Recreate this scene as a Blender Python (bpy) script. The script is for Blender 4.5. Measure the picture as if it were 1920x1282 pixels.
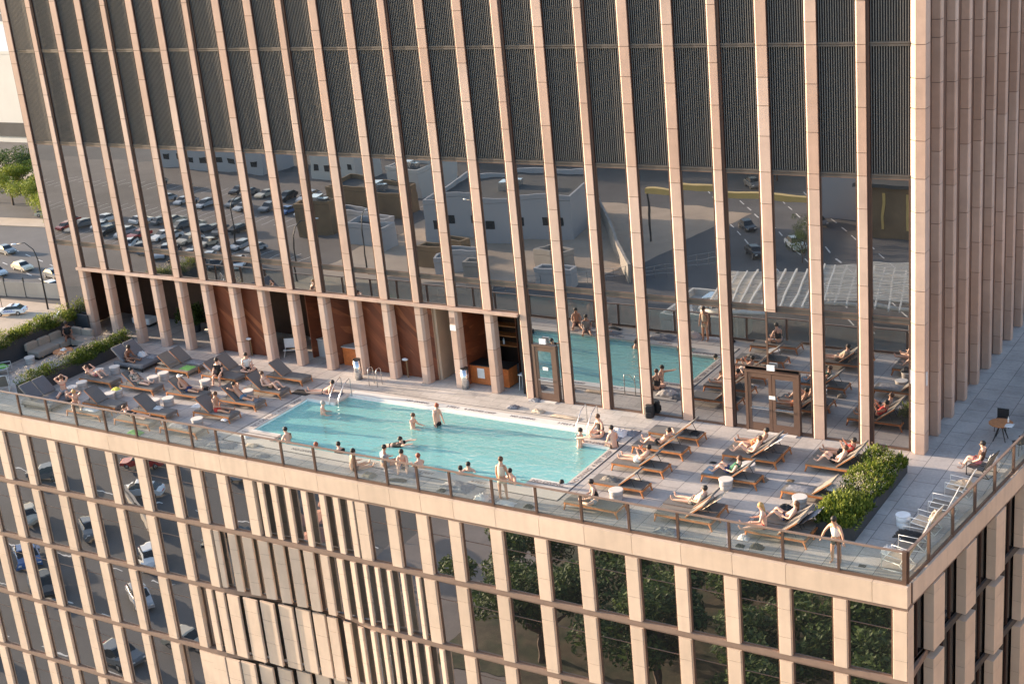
import bpy, bmesh, math, random
from mathutils import Vector, Matrix
R = math.radians
random.seed(7)
for o in list(bpy.data.objects): bpy.data.objects.remove(o)
scene = bpy.context.scene
COL = scene.collection

# ------------------------------------------------------------------ camera, sky, sun, exposure
cam = bpy.data.cameras.new("camera"); camo = bpy.data.objects.new("camera", cam); COL.objects.link(camo)
camo.location = (15.878, -51.786, 24.403)
camo.rotation_euler = (1.2333, 0.0920, 0.5527)
cam.sensor_width = 36; cam.lens = 2684.4/1920*36; cam.clip_start = 1; cam.clip_end = 4000
scene.camera = camo
SUN_AZ, SUN_EL = 6.0, 9.0        # light travels towards +x and a little +y
sd = Vector((math.cos(R(SUN_AZ))*math.cos(R(SUN_EL)), math.sin(R(SUN_AZ))*math.cos(R(SUN_EL)), -math.sin(R(SUN_EL))))
w = bpy.data.worlds.new("World"); scene.world = w; w.use_nodes = True
nt = w.node_tree; bg = nt.nodes["Background"]
sky = nt.nodes.new("ShaderNodeTexSky"); sky.sky_type = 'NISHITA'; sky.sun_disc = False
sky.sun_elevation = R(14); sky.sun_rotation = R(258); sky.air_density = 1.0; sky.dust_density = 1.2; sky.ozone_density = 1.0
nt.links.new(sky.outputs[0], bg.inputs[0]); bg.inputs[1].default_value = 0.15
sl = bpy.data.lights.new("sun", 'SUN'); sl.energy = 5.0; sl.angle = R(0.6); sl.color = (1.0, 0.77, 0.55)
so = bpy.data.objects.new("sun", sl); COL.objects.link(so); so.rotation_euler = sd.to_track_quat('-Z', 'Y').to_euler()
scene.view_settings.view_transform = 'Standard'; scene.view_settings.look = 'None'
scene.view_settings.exposure = 1.68; scene.view_settings.gamma = 1
scene.render.engine = 'CYCLES'
scene.cycles.max_bounces = 6; scene.cycles.transparent_max_bounces = 12; scene.cycles.glossy_bounces = 3
scene.cycles.diffuse_bounces = 3

# ------------------------------------------------------------------ helpers
class MB:
    def __init__(s): s.v = []; s.f = []; s.m = []; s.M = Matrix.Identity(4)
    def add(s, vs, fs, mi=0):
        n = len(s.v)
        for v in vs: s.v.append(tuple(s.M @ Vector(v)))
        for f in fs: s.f.append([n+i for i in f]); s.m.append(mi)
    def box(s, x0, x1, y0, y1, z0, z1, mi=0):
        s.add([(x0,y0,z0),(x1,y0,z0),(x1,y1,z0),(x0,y1,z0),(x0,y0,z1),(x1,y0,z1),(x1,y1,z1),(x0,y1,z1)],
              [(0,3,2,1),(4,5,6,7),(0,1,5,4),(1,2,6,5),(2,3,7,6),(3,0,4,7)], mi)
    def prism(s, poly, z0, z1, mi=0):
        n = len(poly)
        s.add([(x,y,z0) for x,y in poly]+[(x,y,z1) for x,y in poly],
              [tuple(range(n-1,-1,-1)), tuple(range(n,2*n))]+[(i,(i+1)%n,n+(i+1)%n,n+i) for i in range(n)], mi)
    def xprism(s, poly, y0, y1, mi=0):       # polygon in x,z extruded along y
        n = len(poly)
        s.add([(x,y0,z) for x,z in poly]+[(x,y1,z) for x,z in poly],
              [tuple(range(n)), tuple(range(2*n-1,n-1,-1))]+[(i,n+i,n+(i+1)%n,(i+1)%n) for i in range(n)], mi)
    def quad(s, a, b, c, d, mi=0): s.add([a,b,c,d], [(0,1,2,3)], mi)
    def tube(s, pts, rad, n=6, mi=0, cap=True):
        pts = [Vector(p) for p in pts]
        rs = rad if isinstance(rad, (list, tuple)) else [rad]*len(pts)
        vs = []
        for i, p in enumerate(pts):
            t = (pts[min(i+1, len(pts)-1)]-pts[max(i-1, 0)]).normalized()
            u = t.orthogonal().normalized() if i == 0 else (u - t*u.dot(t)).normalized()
            v = t.cross(u)
            for k in range(n):
                a = 2*math.pi*k/n
                vs.append(p+(u*math.cos(a)+v*math.sin(a))*rs[i])
        fs = []
        for i in range(len(pts)-1):
            for k in range(n):
                fs.append((i*n+k, i*n+(k+1)%n, (i+1)*n+(k+1)%n, (i+1)*n+k))
        if cap: fs.append(tuple(range(n-1,-1,-1))); fs.append(tuple((len(pts)-1)*n+k for k in range(n)))
        s.add(vs, fs, mi)
    def lathe(s, prof, n=20, c=(0,0,0), mi=0, sx=1, sy=1):
        vs = []
        for r, z in prof:
            for k in range(n):
                a = 2*math.pi*k/n; vs.append((c[0]+r*math.cos(a)*sx, c[1]+r*math.sin(a)*sy, c[2]+z))
        fs = [(i*n+k, i*n+(k+1)%n, (i+1)*n+(k+1)%n, (i+1)*n+k) for i in range(len(prof)-1) for k in range(n)]
        fs.append(tuple(range(n-1,-1,-1))); fs.append(tuple((len(prof)-1)*n+k for k in range(n)))
        s.add(vs, fs, mi)
    def ell(s, c, r, n=10, m=6, mi=0):
        prof = [(max(1e-4, math.sin(math.pi*j/m)), -math.cos(math.pi*j/m)) for j in range(m+1)]
        vs = []
        for q, z in prof:
            for k in range(n):
                a = 2*math.pi*k/n; vs.append((c[0]+r[0]*q*math.cos(a), c[1]+r[1]*q*math.sin(a), c[2]+r[2]*z))
        fs = [(i*n+k, i*n+(k+1)%n, (i+1)*n+(k+1)%n, (i+1)*n+k) for i in range(m) for k in range(n)]
        s.add(vs, fs, mi)
    def mesh(s, name, mats, smooth=False):
        me = bpy.data.meshes.new(name); me.from_pydata(s.v, [], s.f)
        for m in (mats if isinstance(mats, (list, tuple)) else [mats]): me.materials.append(m)
        me.polygons.foreach_set("material_index", s.m)
        if smooth: me.polygons.foreach_set("use_smooth", [True]*len(s.f))
        me.update(); return me
    def build(s, name, mats, parent=None, smooth=False, **props):
        return link(name, s.mesh(name, mats, smooth), parent, **props)
def link(name, data, parent=None, loc=(0,0,0), rz=0, **props):
    o = bpy.data.objects.new(name, data); COL.objects.link(o)
    o.location = loc; o.rotation_euler = (0, 0, rz)
    if parent: o.parent = parent
    for k, v in props.items(): o[k] = v
    return o
def thing(name, label, cat, loc=(0,0,0), rz=0, group=None):
    o = link(name, None, None, loc, rz, label=label, category=cat)
    if group: o['group'] = group
    return o
def copy_tree(o, parent=None):
    c = o.copy(); COL.objects.link(c)
    if parent: c.parent = parent
    for ch in o.children: copy_tree(ch, c)
    return c

# ------------------------------------------------------------------ materials
def hexc(*c): return (c[0], c[1], c[2], 1)
def newmat(name):
    m = bpy.data.materials.new(name); m.use_nodes = True
    return m, m.node_tree, m.node_tree.nodes["Principled BSDF"]
def mat(name, col, rough=0.7, metal=0.0, var=0.12, scale=3.0, bump=0.0, island=0.0, spec=0.5, stain=0.0, col2=None, streak=0.0):
    m, t, b = newmat(name); N = t.nodes; L = t.links
    tc = N.new("ShaderNodeTexCoord"); nz = N.new("ShaderNodeTexNoise"); nz.inputs["Scale"].default_value = scale
    nz.inputs["Detail"].default_value = 6; nz.inputs["Roughness"].default_value = 0.65
    L.new(tc.outputs["Object"], nz.inputs["Vector"])
    mr = N.new("ShaderNodeMapRange"); mr.inputs[1].default_value = 0.3; mr.inputs[2].default_value = 0.7
    mr.inputs[3].default_value = 1-var; mr.inputs[4].default_value = 1+var; L.new(nz.outputs[0], mr.inputs[0])
    val = mr.outputs[0]
    if island:
        g = N.new("ShaderNodeNewGeometry"); mi = N.new("ShaderNodeMapRange"); mi.inputs[3].default_value = 1-island; mi.inputs[4].default_value = 1+island
        L.new(g.outputs["Random Per Island"], mi.inputs[0]); mu = N.new("ShaderNodeMath"); mu.operation = 'MULTIPLY'
        L.new(val, mu.inputs[0]); L.new(mi.outputs[0], mu.inputs[1]); val = mu.outputs[0]
    if stain:
        n2 = N.new("ShaderNodeTexNoise"); n2.inputs["Scale"].default_value = scale*0.17; n2.inputs["Detail"].default_value = 5
        L.new(tc.outputs["Object"], n2.inputs["Vector"]); m2 = N.new("ShaderNodeMapRange"); m2.inputs[1].default_value = .35; m2.inputs[2].default_value = .65
        m2.inputs[3].default_value = 1-stain; m2.inputs[4].default_value = 1+stain*0.4; L.new(n2.outputs[0], m2.inputs[0])
        mu2 = N.new("ShaderNodeMath"); mu2.operation = 'MULTIPLY'; L.new(val, mu2.inputs[0]); L.new(m2.outputs[0], mu2.inputs[1]); val = mu2.outputs[0]
    if streak:
        mp = N.new("ShaderNodeMapping"); mp.inputs["Scale"].default_value = (3, 3, .3); L.new(tc.outputs["Object"], mp.inputs[0])
        n4 = N.new("ShaderNodeTexNoise"); n4.inputs["Scale"].default_value = 1; n4.inputs["Detail"].default_value = 5; L.new(mp.outputs[0], n4.inputs["Vector"])
        m4 = N.new("ShaderNodeMapRange"); m4.inputs[1].default_value = .35; m4.inputs[2].default_value = .6; m4.inputs[3].default_value = 1-streak; m4.inputs[4].default_value = 1.03; L.new(n4.outputs[0], m4.inputs[0])
        mu4 = N.new("ShaderNodeMath"); mu4.operation = 'MULTIPLY'; L.new(val, mu4.inputs[0]); L.new(m4.outputs[0], mu4.inputs[1]); val = mu4.outputs[0]
    vm = N.new("ShaderNodeVectorMath"); vm.operation = 'SCALE'; vm.inputs[0].default_value = col[:3]
    if col2:
        mx = N.new("ShaderNodeMix"); mx.data_type = 'RGBA'; mx.inputs[6].default_value = hexc(*col); mx.inputs[7].default_value = hexc(*col2)
        if island:
            g2 = N.new("ShaderNodeNewGeometry"); L.new(g2.outputs["Random Per Island"], mx.inputs[0])
        else:
            n3 = N.new("ShaderNodeTexNoise"); n3.inputs["Scale"].default_value = scale*.6; L.new(tc.outputs["Object"], n3.inputs["Vector"])
            m3 = N.new("ShaderNodeMapRange"); m3.inputs[1].default_value = .4; m3.inputs[2].default_value = .6; L.new(n3.outputs[0], m3.inputs[0]); L.new(m3.outputs[0], mx.inputs[0])
        L.new(mx.outputs[2], vm.inputs[0])
    L.new(val, vm.inputs[3]); L.new(vm.outputs[0], b.inputs["Base Color"])
    b.inputs["Roughness"].default_value = rough; b.inputs["Metallic"].default_value = metal
    b.inputs["Specular IOR Level"].default_value = spec
    if bump:
        bp = N.new("ShaderNodeBump"); bp.inputs["Strength"].default_value = bump; bp.inputs["Distance"].default_value = 0.02
        L.new(nz.outputs[0], bp.inputs["Height"]); L.new(bp.outputs[0], b.inputs["Normal"])
    return m
M = {}
M['stone'] = mat('pink_stone', (0.53,0.355,0.275), 0.75, streak=.05, var=.08, scale=1.6, island=.15, bump=.15, stain=.12, col2=(0.44,0.33,0.275))
M['stone_side'] = M['stone']
M['stone_pod'] = mat('cream_stone', (0.65,0.50,0.38), 0.7, streak=.04, var=.06, scale=1.5, island=.07, bump=.12, stain=.10, col2=(0.60,0.465,0.36))
M['core'] = mat('dark_joint_core', (0.10,0.065,0.05), 0.9)  # dark core showing in the open joints between blocks
M['bronze'] = mat('bronze_metal', (0.16,0.10,0.075), 0.45, metal=.35, var=.08)
M['bronze_dk'] = mat('dark_bronze_metal', (0.07,0.038,0.030), 0.5, metal=.3)
M['band'] = mat('bronze_band', (0.27,0.19,0.15), 0.5, metal=.2, var=.1)
M['frame_dk'] = mat('dark_grey_bronze_frame', (0.085,0.075,0.070), 0.5, metal=.2)
M['louver'] = mat('louver_metal', (0.135,0.135,0.135), 0.55, metal=.1, var=.06)
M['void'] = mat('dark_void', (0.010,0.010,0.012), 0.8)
M['coping'] = mat('coping_stone', (0.55,0.50,0.45), 0.75, var=.05, scale=2, bump=.1, stain=.08)
M['white_cop'] = mat('white_pool_tile', (0.72,0.70,0.66), 0.5, var=.04, scale=4)
M['pool_tile'] = mat('pool_tile', (0.78,1.0,0.98), 0.5, var=.04, scale=2)
M['pool_edge'] = mat('step_nosing_tile', (0.01,0.03,0.05), 0.5)
M['whitetile'] = mat('white_fitting', (0.9,0.9,0.9), .3)
M['drain'] = mat('drain_slot', (0.03,0.03,0.035), 0.7)
M['teak'] = mat('teak', (0.45,0.17,0.055), 0.55, var=.25, scale=9)
M['sling'] = mat('grey_sling', (0.15,0.142,0.138), 0.85, var=.12, scale=30)
M['sling2'] = mat('taupe_sling', (0.20,0.175,0.15), 0.85, var=.12, scale=30)
M['daybed'] = mat('charcoal_cushion', (0.13,0.135,0.15), 0.9, var=.1, scale=12)
M['dkmetal'] = mat('dark_metal', (0.03,0.03,0.032), 0.5, metal=.4)
M['whitemetal'] = mat('white_metal', (0.75,0.75,0.74), 0.4)
M['steel'] = mat('steel', (0.62,0.62,0.62), 0.25, metal=.9)
M['stool'] = mat('concrete_stool', (0.40,0.37,0.35), 0.8, var=.08, scale=8, bump=.1)
M['stool_top'] = mat('stool_top', (0.66,0.61,0.56), 0.7, var=.06, scale=8)
M['whiteplastic'] = mat('white_plastic', (0.70,0.73,0.76), 0.45)
M['towel'] = mat('white_towel', (0.72,0.68,0.66), 0.95, var=.1, scale=14, bump=.4)
M['towelg'] = mat('grey_towel', (0.22,0.22,0.24), 0.95, var=.35, scale=16, bump=.5)
M['towelb'] = mat('beige_towel', (0.55,0.44,0.33), 0.95, var=.2, scale=14, bump=.5)
M['green'] = mat('green_towel', (0.22,0.48,0.12), 0.9, var=.2, scale=10)
M['yellow'] = mat('yellow_cloth', (0.80,0.72,0.12), 0.9, var=.15, scale=10)
M['pattern'] = mat('patterned_cloth', (0.05,0.05,0.05), 0.9, var=.1, scale=25, col2=(0.6,0.5,0.4))
M['blackbag'] = mat('black_fabric', (0.018,0.018,0.02), 0.7, var=.2, scale=12)
M['sofa'] = mat('taupe_sofa', (0.27,0.235,0.20), 0.9, var=.08, scale=8, bump=.2)
M['planter'] = mat('dark_planter', (0.035,0.038,0.045), 0.7, var=.1)
M['soil'] = mat('soil', (0.035,0.025,0.018), 1.0)
M['asphalt'] = mat('asphalt', (0.085,0.082,0.085), 0.85, var=.22, scale=.12, stain=.25)
M['lot'] = mat('worn_lot_asphalt', (0.15,0.13,0.12), 0.9, var=.2, scale=.15, stain=.25)
M['concrete'] = mat('concrete', (0.36,0.32,0.28), 0.85, var=.12, scale=.3, stain=.15)
M['paving'] = mat('plaza_paving', (0.20,0.165,0.15), 0.85, var=.15, scale=.4, stain=.2)
M['bed'] = mat('dark_planting_bed', (0.045,0.05,0.025), 1.0, var=.5, scale=.8, col2=(0.09,0.07,0.045))
M['dirt'] = mat('sandy_ground', (0.42,0.33,0.25), 0.95, var=.12, scale=.3, stain=.15)
M['paint'] = mat('road_paint', (0.65,0.63,0.6), 0.7, var=.2, scale=2)
M['cream_wall'] = mat('cream_render', (0.55,0.53,0.49), 0.85, var=.05, scale=.1, stain=.08)
M['grey_wall'] = mat('grey_render', (0.40,0.40,0.41), 0.85, var=.06, scale=.1, stain=.1)
M['roof'] = mat('dark_roof', (0.06,0.06,0.06), 0.9, var=.2, scale=.3)
M['beam'] = mat('yellow_beam', (0.62,0.42,0.14), 0.6, var=.12, scale=.3)
M['brown_wall'] = mat('brown_cladding', (0.20,0.13,0.07), 0.8, var=.2, scale=.3)
M['trunk'] = mat('bark', (0.09,0.06,0.045), 0.95)
M['counter_top'] = mat('counter_top', (0.50,0.50,0.49), 0.4)
M['tan_wall'] = mat('tan_plaster', (0.50,0.37,0.27), 0.85, var=.06, scale=1)
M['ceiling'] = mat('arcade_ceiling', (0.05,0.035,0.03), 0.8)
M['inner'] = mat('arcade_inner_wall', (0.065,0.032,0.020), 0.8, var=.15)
M['orange'] = mat('orange_wood', (0.55,0.17,0.05), 0.5, var=.2, scale=6)
M['paper'] = mat('paper', (0.8,0.8,0.78), 0.8)
M['signblack'] = mat('sign_lettering', (0.17,0.12,0.11), 0.8)
M['red'] = mat('red_paint', (0.6,0.05,0.04), 0.5)
M['blue'] = mat('blue_paint', (0.05,0.12,0.45), 0.4)
M['brick_tan'] = mat('tan_brick', (0.22,0.175,0.14), .85, var=.1, scale=.3)
M['pergola'] = mat('white_pergola', (0.75,0.70,0.62), 0.6)
M['terracotta'] = mat('terracotta_canvas', (0.42,0.20,0.14), 0.9, var=.15)

# wooden wall with diagonal planks
def wood_wall():
    m, t, b = newmat('diagonal_wood_planks'); N = t.nodes; L = t.links
    tc = N.new("ShaderNodeTexCoord"); mp = N.new("ShaderNodeMapping"); mp.inputs["Rotation"].default_value = (0, R(48), 0)
    L.new(tc.outputs["Object"], mp.inputs[0])
    mp2 = N.new("ShaderNodeMapping"); mp2.inputs["Scale"].default_value = (4.5, 1, 0.35); L.new(mp.outputs[0], mp2.inputs[0])
    vo = N.new("ShaderNodeTexVoronoi"); vo.inputs["Scale"].default_value = 1.0; L.new(mp2.outputs[0], vo.inputs["Vector"])
    n2 = N.new("ShaderNodeTexNoise"); n2.inputs["Scale"].default_value = 3; L.new(mp2.outputs[0], n2.inputs["Vector"])
    cr = N.new("ShaderNodeValToRGB"); e = cr.color_ramp.elements
    e[0].position = 0.0; e[0].color = (0.10,0.025,0.010,1); e[1].position = 1.0; e[1].color = (0.42,0.15,0.06,1)
    x = cr.color_ramp.elements.new(0.72); x.color = (0.20,0.055,0.022,1)
    sp = N.new("ShaderNodeSeparateColor"); L.new(vo.outputs["Color"], sp.inputs[0])
    ma = N.new("ShaderNodeMath"); ma.operation = 'MULTIPLY_ADD'; ma.inputs[1].default_value = .7; L.new(sp.outputs[0], ma.inputs[0])
    mb = N.new("ShaderNodeMath"); mb.operation = 'MULTIPLY'; mb.inputs[1].default_value = .3; L.new(n2.outputs[0], mb.inputs[0]); L.new(mb.outputs[0], ma.inputs[2])
    L.new(ma.outputs[0], cr.inputs[0]); L.new(cr.outputs[0], b.inputs["Base Color"]); b.inputs["Roughness"].default_value = .55
    return m
M['woodwall'] = wood_wall()
# deck tile, 1.2 x 0.6 m pavers
def tile_mat(name, c1, c2, mortar, bw, bh, ms=0.012, rot=0.0):
    m, t, b = newmat(name); N = t.nodes; L = t.links
    tc = N.new("ShaderNodeTexCoord"); mp = N.new("ShaderNodeMapping"); mp.inputs["Rotation"].default_value = (0,0,rot); L.new(tc.outputs["Object"], mp.inputs[0])
    br = N.new("ShaderNodeTexBrick"); br.inputs["Scale"].default_value = 1; br.inputs["Mortar Size"].default_value = ms
    br.inputs["Brick Width"].default_value = bw; br.inputs["Row Height"].default_value = bh; br.inputs["Mortar Smooth"].default_value = .1
    br.inputs["Color1"].default_value = hexc(*c1); br.inputs["Color2"].default_value = hexc(*c2); br.inputs["Mortar"].default_value = hexc(*mortar)
    br.offset = 0.5; L.new(mp.outputs[0], br.inputs["Vector"])
    nz = N.new("ShaderNodeTexNoise"); nz.inputs["Scale"].default_value = .8; nz.inputs["Detail"].default_value = 6; L.new(tc.outputs["Object"], nz.inputs["Vector"])
    n2 = N.new("ShaderNodeTexNoise"); n2.inputs["Scale"].default_value = 9; n2.inputs["Detail"].default_value = 4; L.new(tc.outputs["Object"], n2.inputs["Vector"])
    ad = N.new("ShaderNodeMath"); ad.operation = 'ADD'; L.new(nz.outputs[0], ad.inputs[0]); L.new(n2.outputs[0], ad.inputs[1])
    mr = N.new("ShaderNodeMapRange"); mr.inputs[1].default_value = .7; mr.inputs[2].default_value = 1.3; mr.inputs[3].default_value = .86; mr.inputs[4].default_value = 1.12; L.new(ad.outputs[0], mr.inputs[0])
    n5 = N.new("ShaderNodeTexNoise"); n5.inputs["Scale"].default_value = .33; n5.inputs["Detail"].default_value = 7; n5.inputs["Roughness"].default_value = .7; L.new(tc.outputs["Object"], n5.inputs["Vector"])
    m5 = N.new("ShaderNodeMapRange"); m5.inputs[1].default_value = .36; m5.inputs[2].default_value = .52; m5.inputs[3].default_value = .80; m5.inputs[4].default_value = 1.04; L.new(n5.outputs[0], m5.inputs[0])
    m6 = N.new("ShaderNodeMath"); m6.operation = 'MULTIPLY'; L.new(mr.outputs[0], m6.inputs[0]); L.new(m5.outputs[0], m6.inputs[1])
    vm = N.new("ShaderNodeVectorMath"); vm.operation = 'SCALE'; L.new(br.outputs[0], vm.inputs[0]); L.new(m6.outputs[0], vm.inputs[3])
    L.new(vm.outputs[0], b.inputs["Base Color"]); b.inputs["Roughness"].default_value = .7
    return m
M['deck'] = tile_mat('terrace_pavers', (0.38,0.345,0.325), (0.445,0.41,0.385), (0.15,0.14,0.14), 1.25, .9, .014, R(90))
M['deck2'] = tile_mat('poolside_pavers', (0.47,0.43,0.39), (0.53,0.49,0.45), (0.25,0.23,0.21), 1.1, .45, .010)
M['fence_block'] = tile_mat('block_wall', (0.5,0.46,0.40), (0.55,0.5,0.44), (0.25,0.22,0.2), 3, 1.5, .03)

def glass_mirror(name, tint, base, wave=0.02, scale=.35):
    m, t, b = newmat(name); N = t.nodes; L = t.links; N.remove(b)
    out = N["Material Output"]
    gl = N.new("ShaderNodeBsdfGlossy"); gl.inputs["Color"].default_value = hexc(*tint); gl.inputs["Roughness"].default_value = 0.0
    df = N.new("ShaderNodeBsdfPrincipled"); df.inputs["Base Color"].default_value = hexc(*base); df.inputs["Roughness"].default_value = .05
    mx = N.new("ShaderNodeMixShader"); mx.inputs[0].default_value = .72
    tc = N.new("ShaderNodeTexCoord"); nz = N.new("ShaderNodeTexNoise"); nz.inputs["Scale"].default_value = scale; nz.inputs["Detail"].default_value = 1.5
    g = N.new("ShaderNodeObjectInfo")
    va = N.new("ShaderNodeVectorMath"); va.operation = 'ADD'; L.new(tc.outputs["Object"], va.inputs[0])
    vs = N.new("ShaderNodeVectorMath"); vs.operation = 'SCALE'; vs.inputs[0].default_value = (31, 17, 23); L.new(g.outputs["Random"], vs.inputs[3]); L.new(vs.outputs[0], va.inputs[1])
    L.new(va.outputs[0], nz.inputs["Vector"])
    bp = N.new("ShaderNodeBump"); bp.inputs["Strength"].default_value = 1.0; bp.inputs["Distance"].default_value = wave
    L.new(nz.outputs[0], bp.inputs["Height"]); L.new(bp.outputs[0], gl.inputs["Normal"])
    L.new(df.outputs[0], mx.inputs[1]); L.new(gl.outputs[0], mx.inputs[2]); L.new(mx.outputs[0], out.inputs[0])
    return m
M['side_brown'] = mat('side_shade_brown', (0.16,0.105,0.085), 0.35, var=.08)  # brown stands for the shade in the recesses between the tower's side piers
M['glass'] = glass_mirror('tower_glass', (0.60,0.61,0.62), (0.035,0.038,0.042), .002, .5)
M['glass_pod'] = glass_mirror('podium_glass', (0.66,0.67,0.68), (0.045,0.045,0.045), .0032, .7)
M['glass_side'] = glass_mirror('side_glass', (0.25,0.26,0.28), (0.02,0.02,0.022), .002, .5)
def rail_glass():
    m, t, b = newmat('railing_glass'); N = t.nodes; L = t.links; N.remove(b); out = N["Material Output"]
    tr = N.new("ShaderNodeBsdfTransparent"); tr.inputs[0].default_value = (0.93,0.955,0.94,1)
    gl = N.new("ShaderNodeBsdfGlossy"); gl.inputs["Roughness"].default_value = .02; gl.inputs[0].default_value = (1,1,1,1)
    df = N.new("ShaderNodeBsdfDiffuse"); df.inputs[0].default_value = (0.55,0.58,0.55,1)
    mx = N.new("ShaderNodeMixShader"); mx.inputs[0].default_value = .045; L.new(tr.outputs[0], mx.inputs[1]); L.new(gl.outputs[0], mx.inputs[2])
    m2 = N.new("ShaderNodeMixShader"); m2.inputs[0].default_value = .05; L.new(mx.outputs[0], m2.inputs[1]); L.new(df.outputs[0], m2.inputs[2])
    L.new(m2.outputs[0], out.inputs[0]); return m
M['rail_glass'] = rail_glass()
def water():
    m, t, b = newmat('pool_water'); N = t.nodes; L = t.links; N.remove(b); out = N["Material Output"]
    tr = N.new("ShaderNodeBsdfTransparent"); tr.inputs[0].default_value = (0.68,1.0,0.97,1)
    gl = N.new("ShaderNodeBsdfGlossy"); gl.inputs["Roughness"].default_value = .02
    df = N.new("ShaderNodeBsdfDiffuse"); df.inputs[0].default_value = (0.45,1.0,0.96,1)
    tc = N.new("ShaderNodeTexCoord")
    mp = N.new("ShaderNodeMapping"); mp.inputs["Scale"].default_value = (1.0,1.7,1); L.new(tc.outputs["Object"], mp.inputs[0])
    n1 = N.new("ShaderNodeTexNoise"); n1.inputs["Scale"].default_value = 2.2; n1.inputs["Detail"].default_value = 4; n1.inputs["Distortion"].default_value = .6; L.new(mp.outputs[0], n1.inputs["Vector"])
    n2 = N.new("ShaderNodeTexNoise"); n2.inputs["Scale"].default_value = 9; n2.inputs["Detail"].default_value = 3; L.new(mp.outputs[0], n2.inputs["Vector"])
    ad = N.new("ShaderNodeMath"); ad.operation = 'MULTIPLY_ADD'; ad.inputs[1].default_value = .25; L.new(n2.outputs[0], ad.inputs[0]); L.new(n1.outputs[0], ad.inputs[2])
    bp = N.new("ShaderNodeBump"); bp.inputs["Strength"].default_value = 1; bp.inputs["Distance"].default_value = .11; L.new(ad.outputs[0], bp.inputs["Height"])
    fr = N.new("ShaderNodeFresnel"); fr.inputs[0].default_value = 1.33
    for n in (gl, fr): L.new(bp.outputs[0], n.inputs["Normal"])
    m1 = N.new("ShaderNodeMixShader"); m1.inputs[0].default_value = .40; L.new(tr.outputs[0], m1.inputs[1]); L.new(df.outputs[0], m1.inputs[2])
    mx = N.new("ShaderNodeMixShader"); L.new(fr.outputs[0], mx.inputs[0]); L.new(m1.outputs[0], mx.inputs[1]); L.new(gl.outputs[0], mx.inputs[2])
    L.new(mx.outputs[0], out.inputs[0]); return m
M['water'] = water()
def leafmat(name, c1, c2, c3=None):
    m, t, b = newmat(name); N = t.nodes; L = t.links
    g = N.new("ShaderNodeNewGeometry"); cr = N.new("ShaderNodeValToRGB"); e = cr.color_ramp.elements
    e[0].color = hexc(*c1); e[1].color = hexc(*c2)
    if c3: x = cr.color_ramp.elements.new(.93); x.color = hexc(*c2); e[len(e)-1].color = hexc(*c3)
    L.new(g.outputs["Random Per Island"], cr.inputs[0])
    L.new(cr.outputs[0], b.inputs["Base Color"]); b.inputs["Roughness"].default_value = .6
    b.inputs["Specular IOR Level"].default_value = .25
    tl = N.new("ShaderNodeBsdfTranslucent"); L.new(cr.outputs[0], tl.inputs[0]); mx = N.new("ShaderNodeMixShader"); mx.inputs[0].default_value = .3
    L.new(b.outputs[0], mx.inputs[1]); L.new(tl.outputs[0], mx.inputs[2]); L.new(mx.outputs[0], N["Material Output"].inputs[0])
    return m
M['leaf'] = leafmat('planter_leaves', (0.04,0.075,0.012), (0.15,0.19,0.03))
M['leaf_dk'] = leafmat('hedge_leaves', (0.035,0.06,0.012), (0.15,0.19,0.03))
M['leaf_tree'] = leafmat('tree_leaves', (0.03,0.055,0.015), (0.10,0.14,0.03))
M['leaf_yel'] = leafmat('yellow_green_leaves', (0.09,0.14,0.018), (0.30,0.32,0.045))
M['flower'] = leafmat('pale_flowers', (0.55,0.45,0.34), (0.75,0.66,0.55))
_c = {}
def cmat(name, c, rough=.6, **k):
    if name not in _c: _c[name] = mat(name, c, rough, **k)
    return _c[name]
skin = {'light': cmat('light_skin', (0.66,0.40,0.29), .5, var=.05, scale=5), 'tan': cmat('tan_skin', (0.52,0.28,0.18), .5, var=.05, scale=5),
        'brown': cmat('brown_skin', (0.24,0.115,0.07), .5, var=.05, scale=5)}
cloth = {k: cmat(k+'_cloth', c, .9, var=.12, scale=12) for k, c in {'black':(0.012,0.012,0.014),'white':(0.78,0.76,0.72),'navy':(0.03,0.04,0.11),
        'pink':(0.6,0.2,0.22),'red':(0.55,0.05,0.04),'blue':(0.10,0.17,0.25),'grey':(0.3,0.3,0.32),'olive':(0.10,0.10,0.05),'green':(0.03,0.12,0.07),
        'beige':(0.60,0.50,0.38),'brownc':(0.10,0.05,0.035),'orangec':(0.7,0.22,0.08)}.items()}
cloth['pattern'] = M['pattern']
hairm = {'dark': cmat('dark_hair', (0.015,0.011,0.009), .6), 'brown': cmat('brown_hair', (0.09,0.04,0.02), .6), 'red': cmat('red_hair', (0.30,0.07,0.03), .6), 'blond': cmat('blond_hair', (0.45,0.27,0.10), .6), 'grey': cmat('grey_hair', (0.35,0.33,0.3), .6)}

# ------------------------------------------------------------------ ground far below
GZ = -36.0
g = MB(); g.quad((-1600,-1600,GZ),(1600,-1600,GZ),(1600,1600,GZ),(-1600,1600,GZ)); g.build('ground', M['asphalt'], kind='structure')
def patch(name, pts, m, z, kind='structure', **k):
    b = MB(); b.add([(x,y,GZ+z) for x,y in pts], [tuple(range(len(pts)))]); return b.build(name, M[m], kind=kind, **k)
def slab(name, pts, m, h): 
    b = MB(); b.prism(pts, GZ+0.005, GZ+h); return b.build(name, M[m], kind='structure')
slab('pavement', [(-200,-22),(30,-22),(30,-12),(-200,-12)], 'concrete', .14)
slab('plaza', [(-62,-75),(20,-75),(20,-26),(-56,-26)], 'paving', .14)
patch('parking_lot', [(-330,-170),(-128,-170),(-128,-96),(-330,-80)], 'lot', .012)
patch('yard', [(-128,-160),(-75,-160),(-82,-118),(-128,-104)], 'dirt', .012)
slab('far_pavement', [(-200,-78),(-66,-78),(-66,-72),(-200,-72)], 'concrete', .14)
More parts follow.
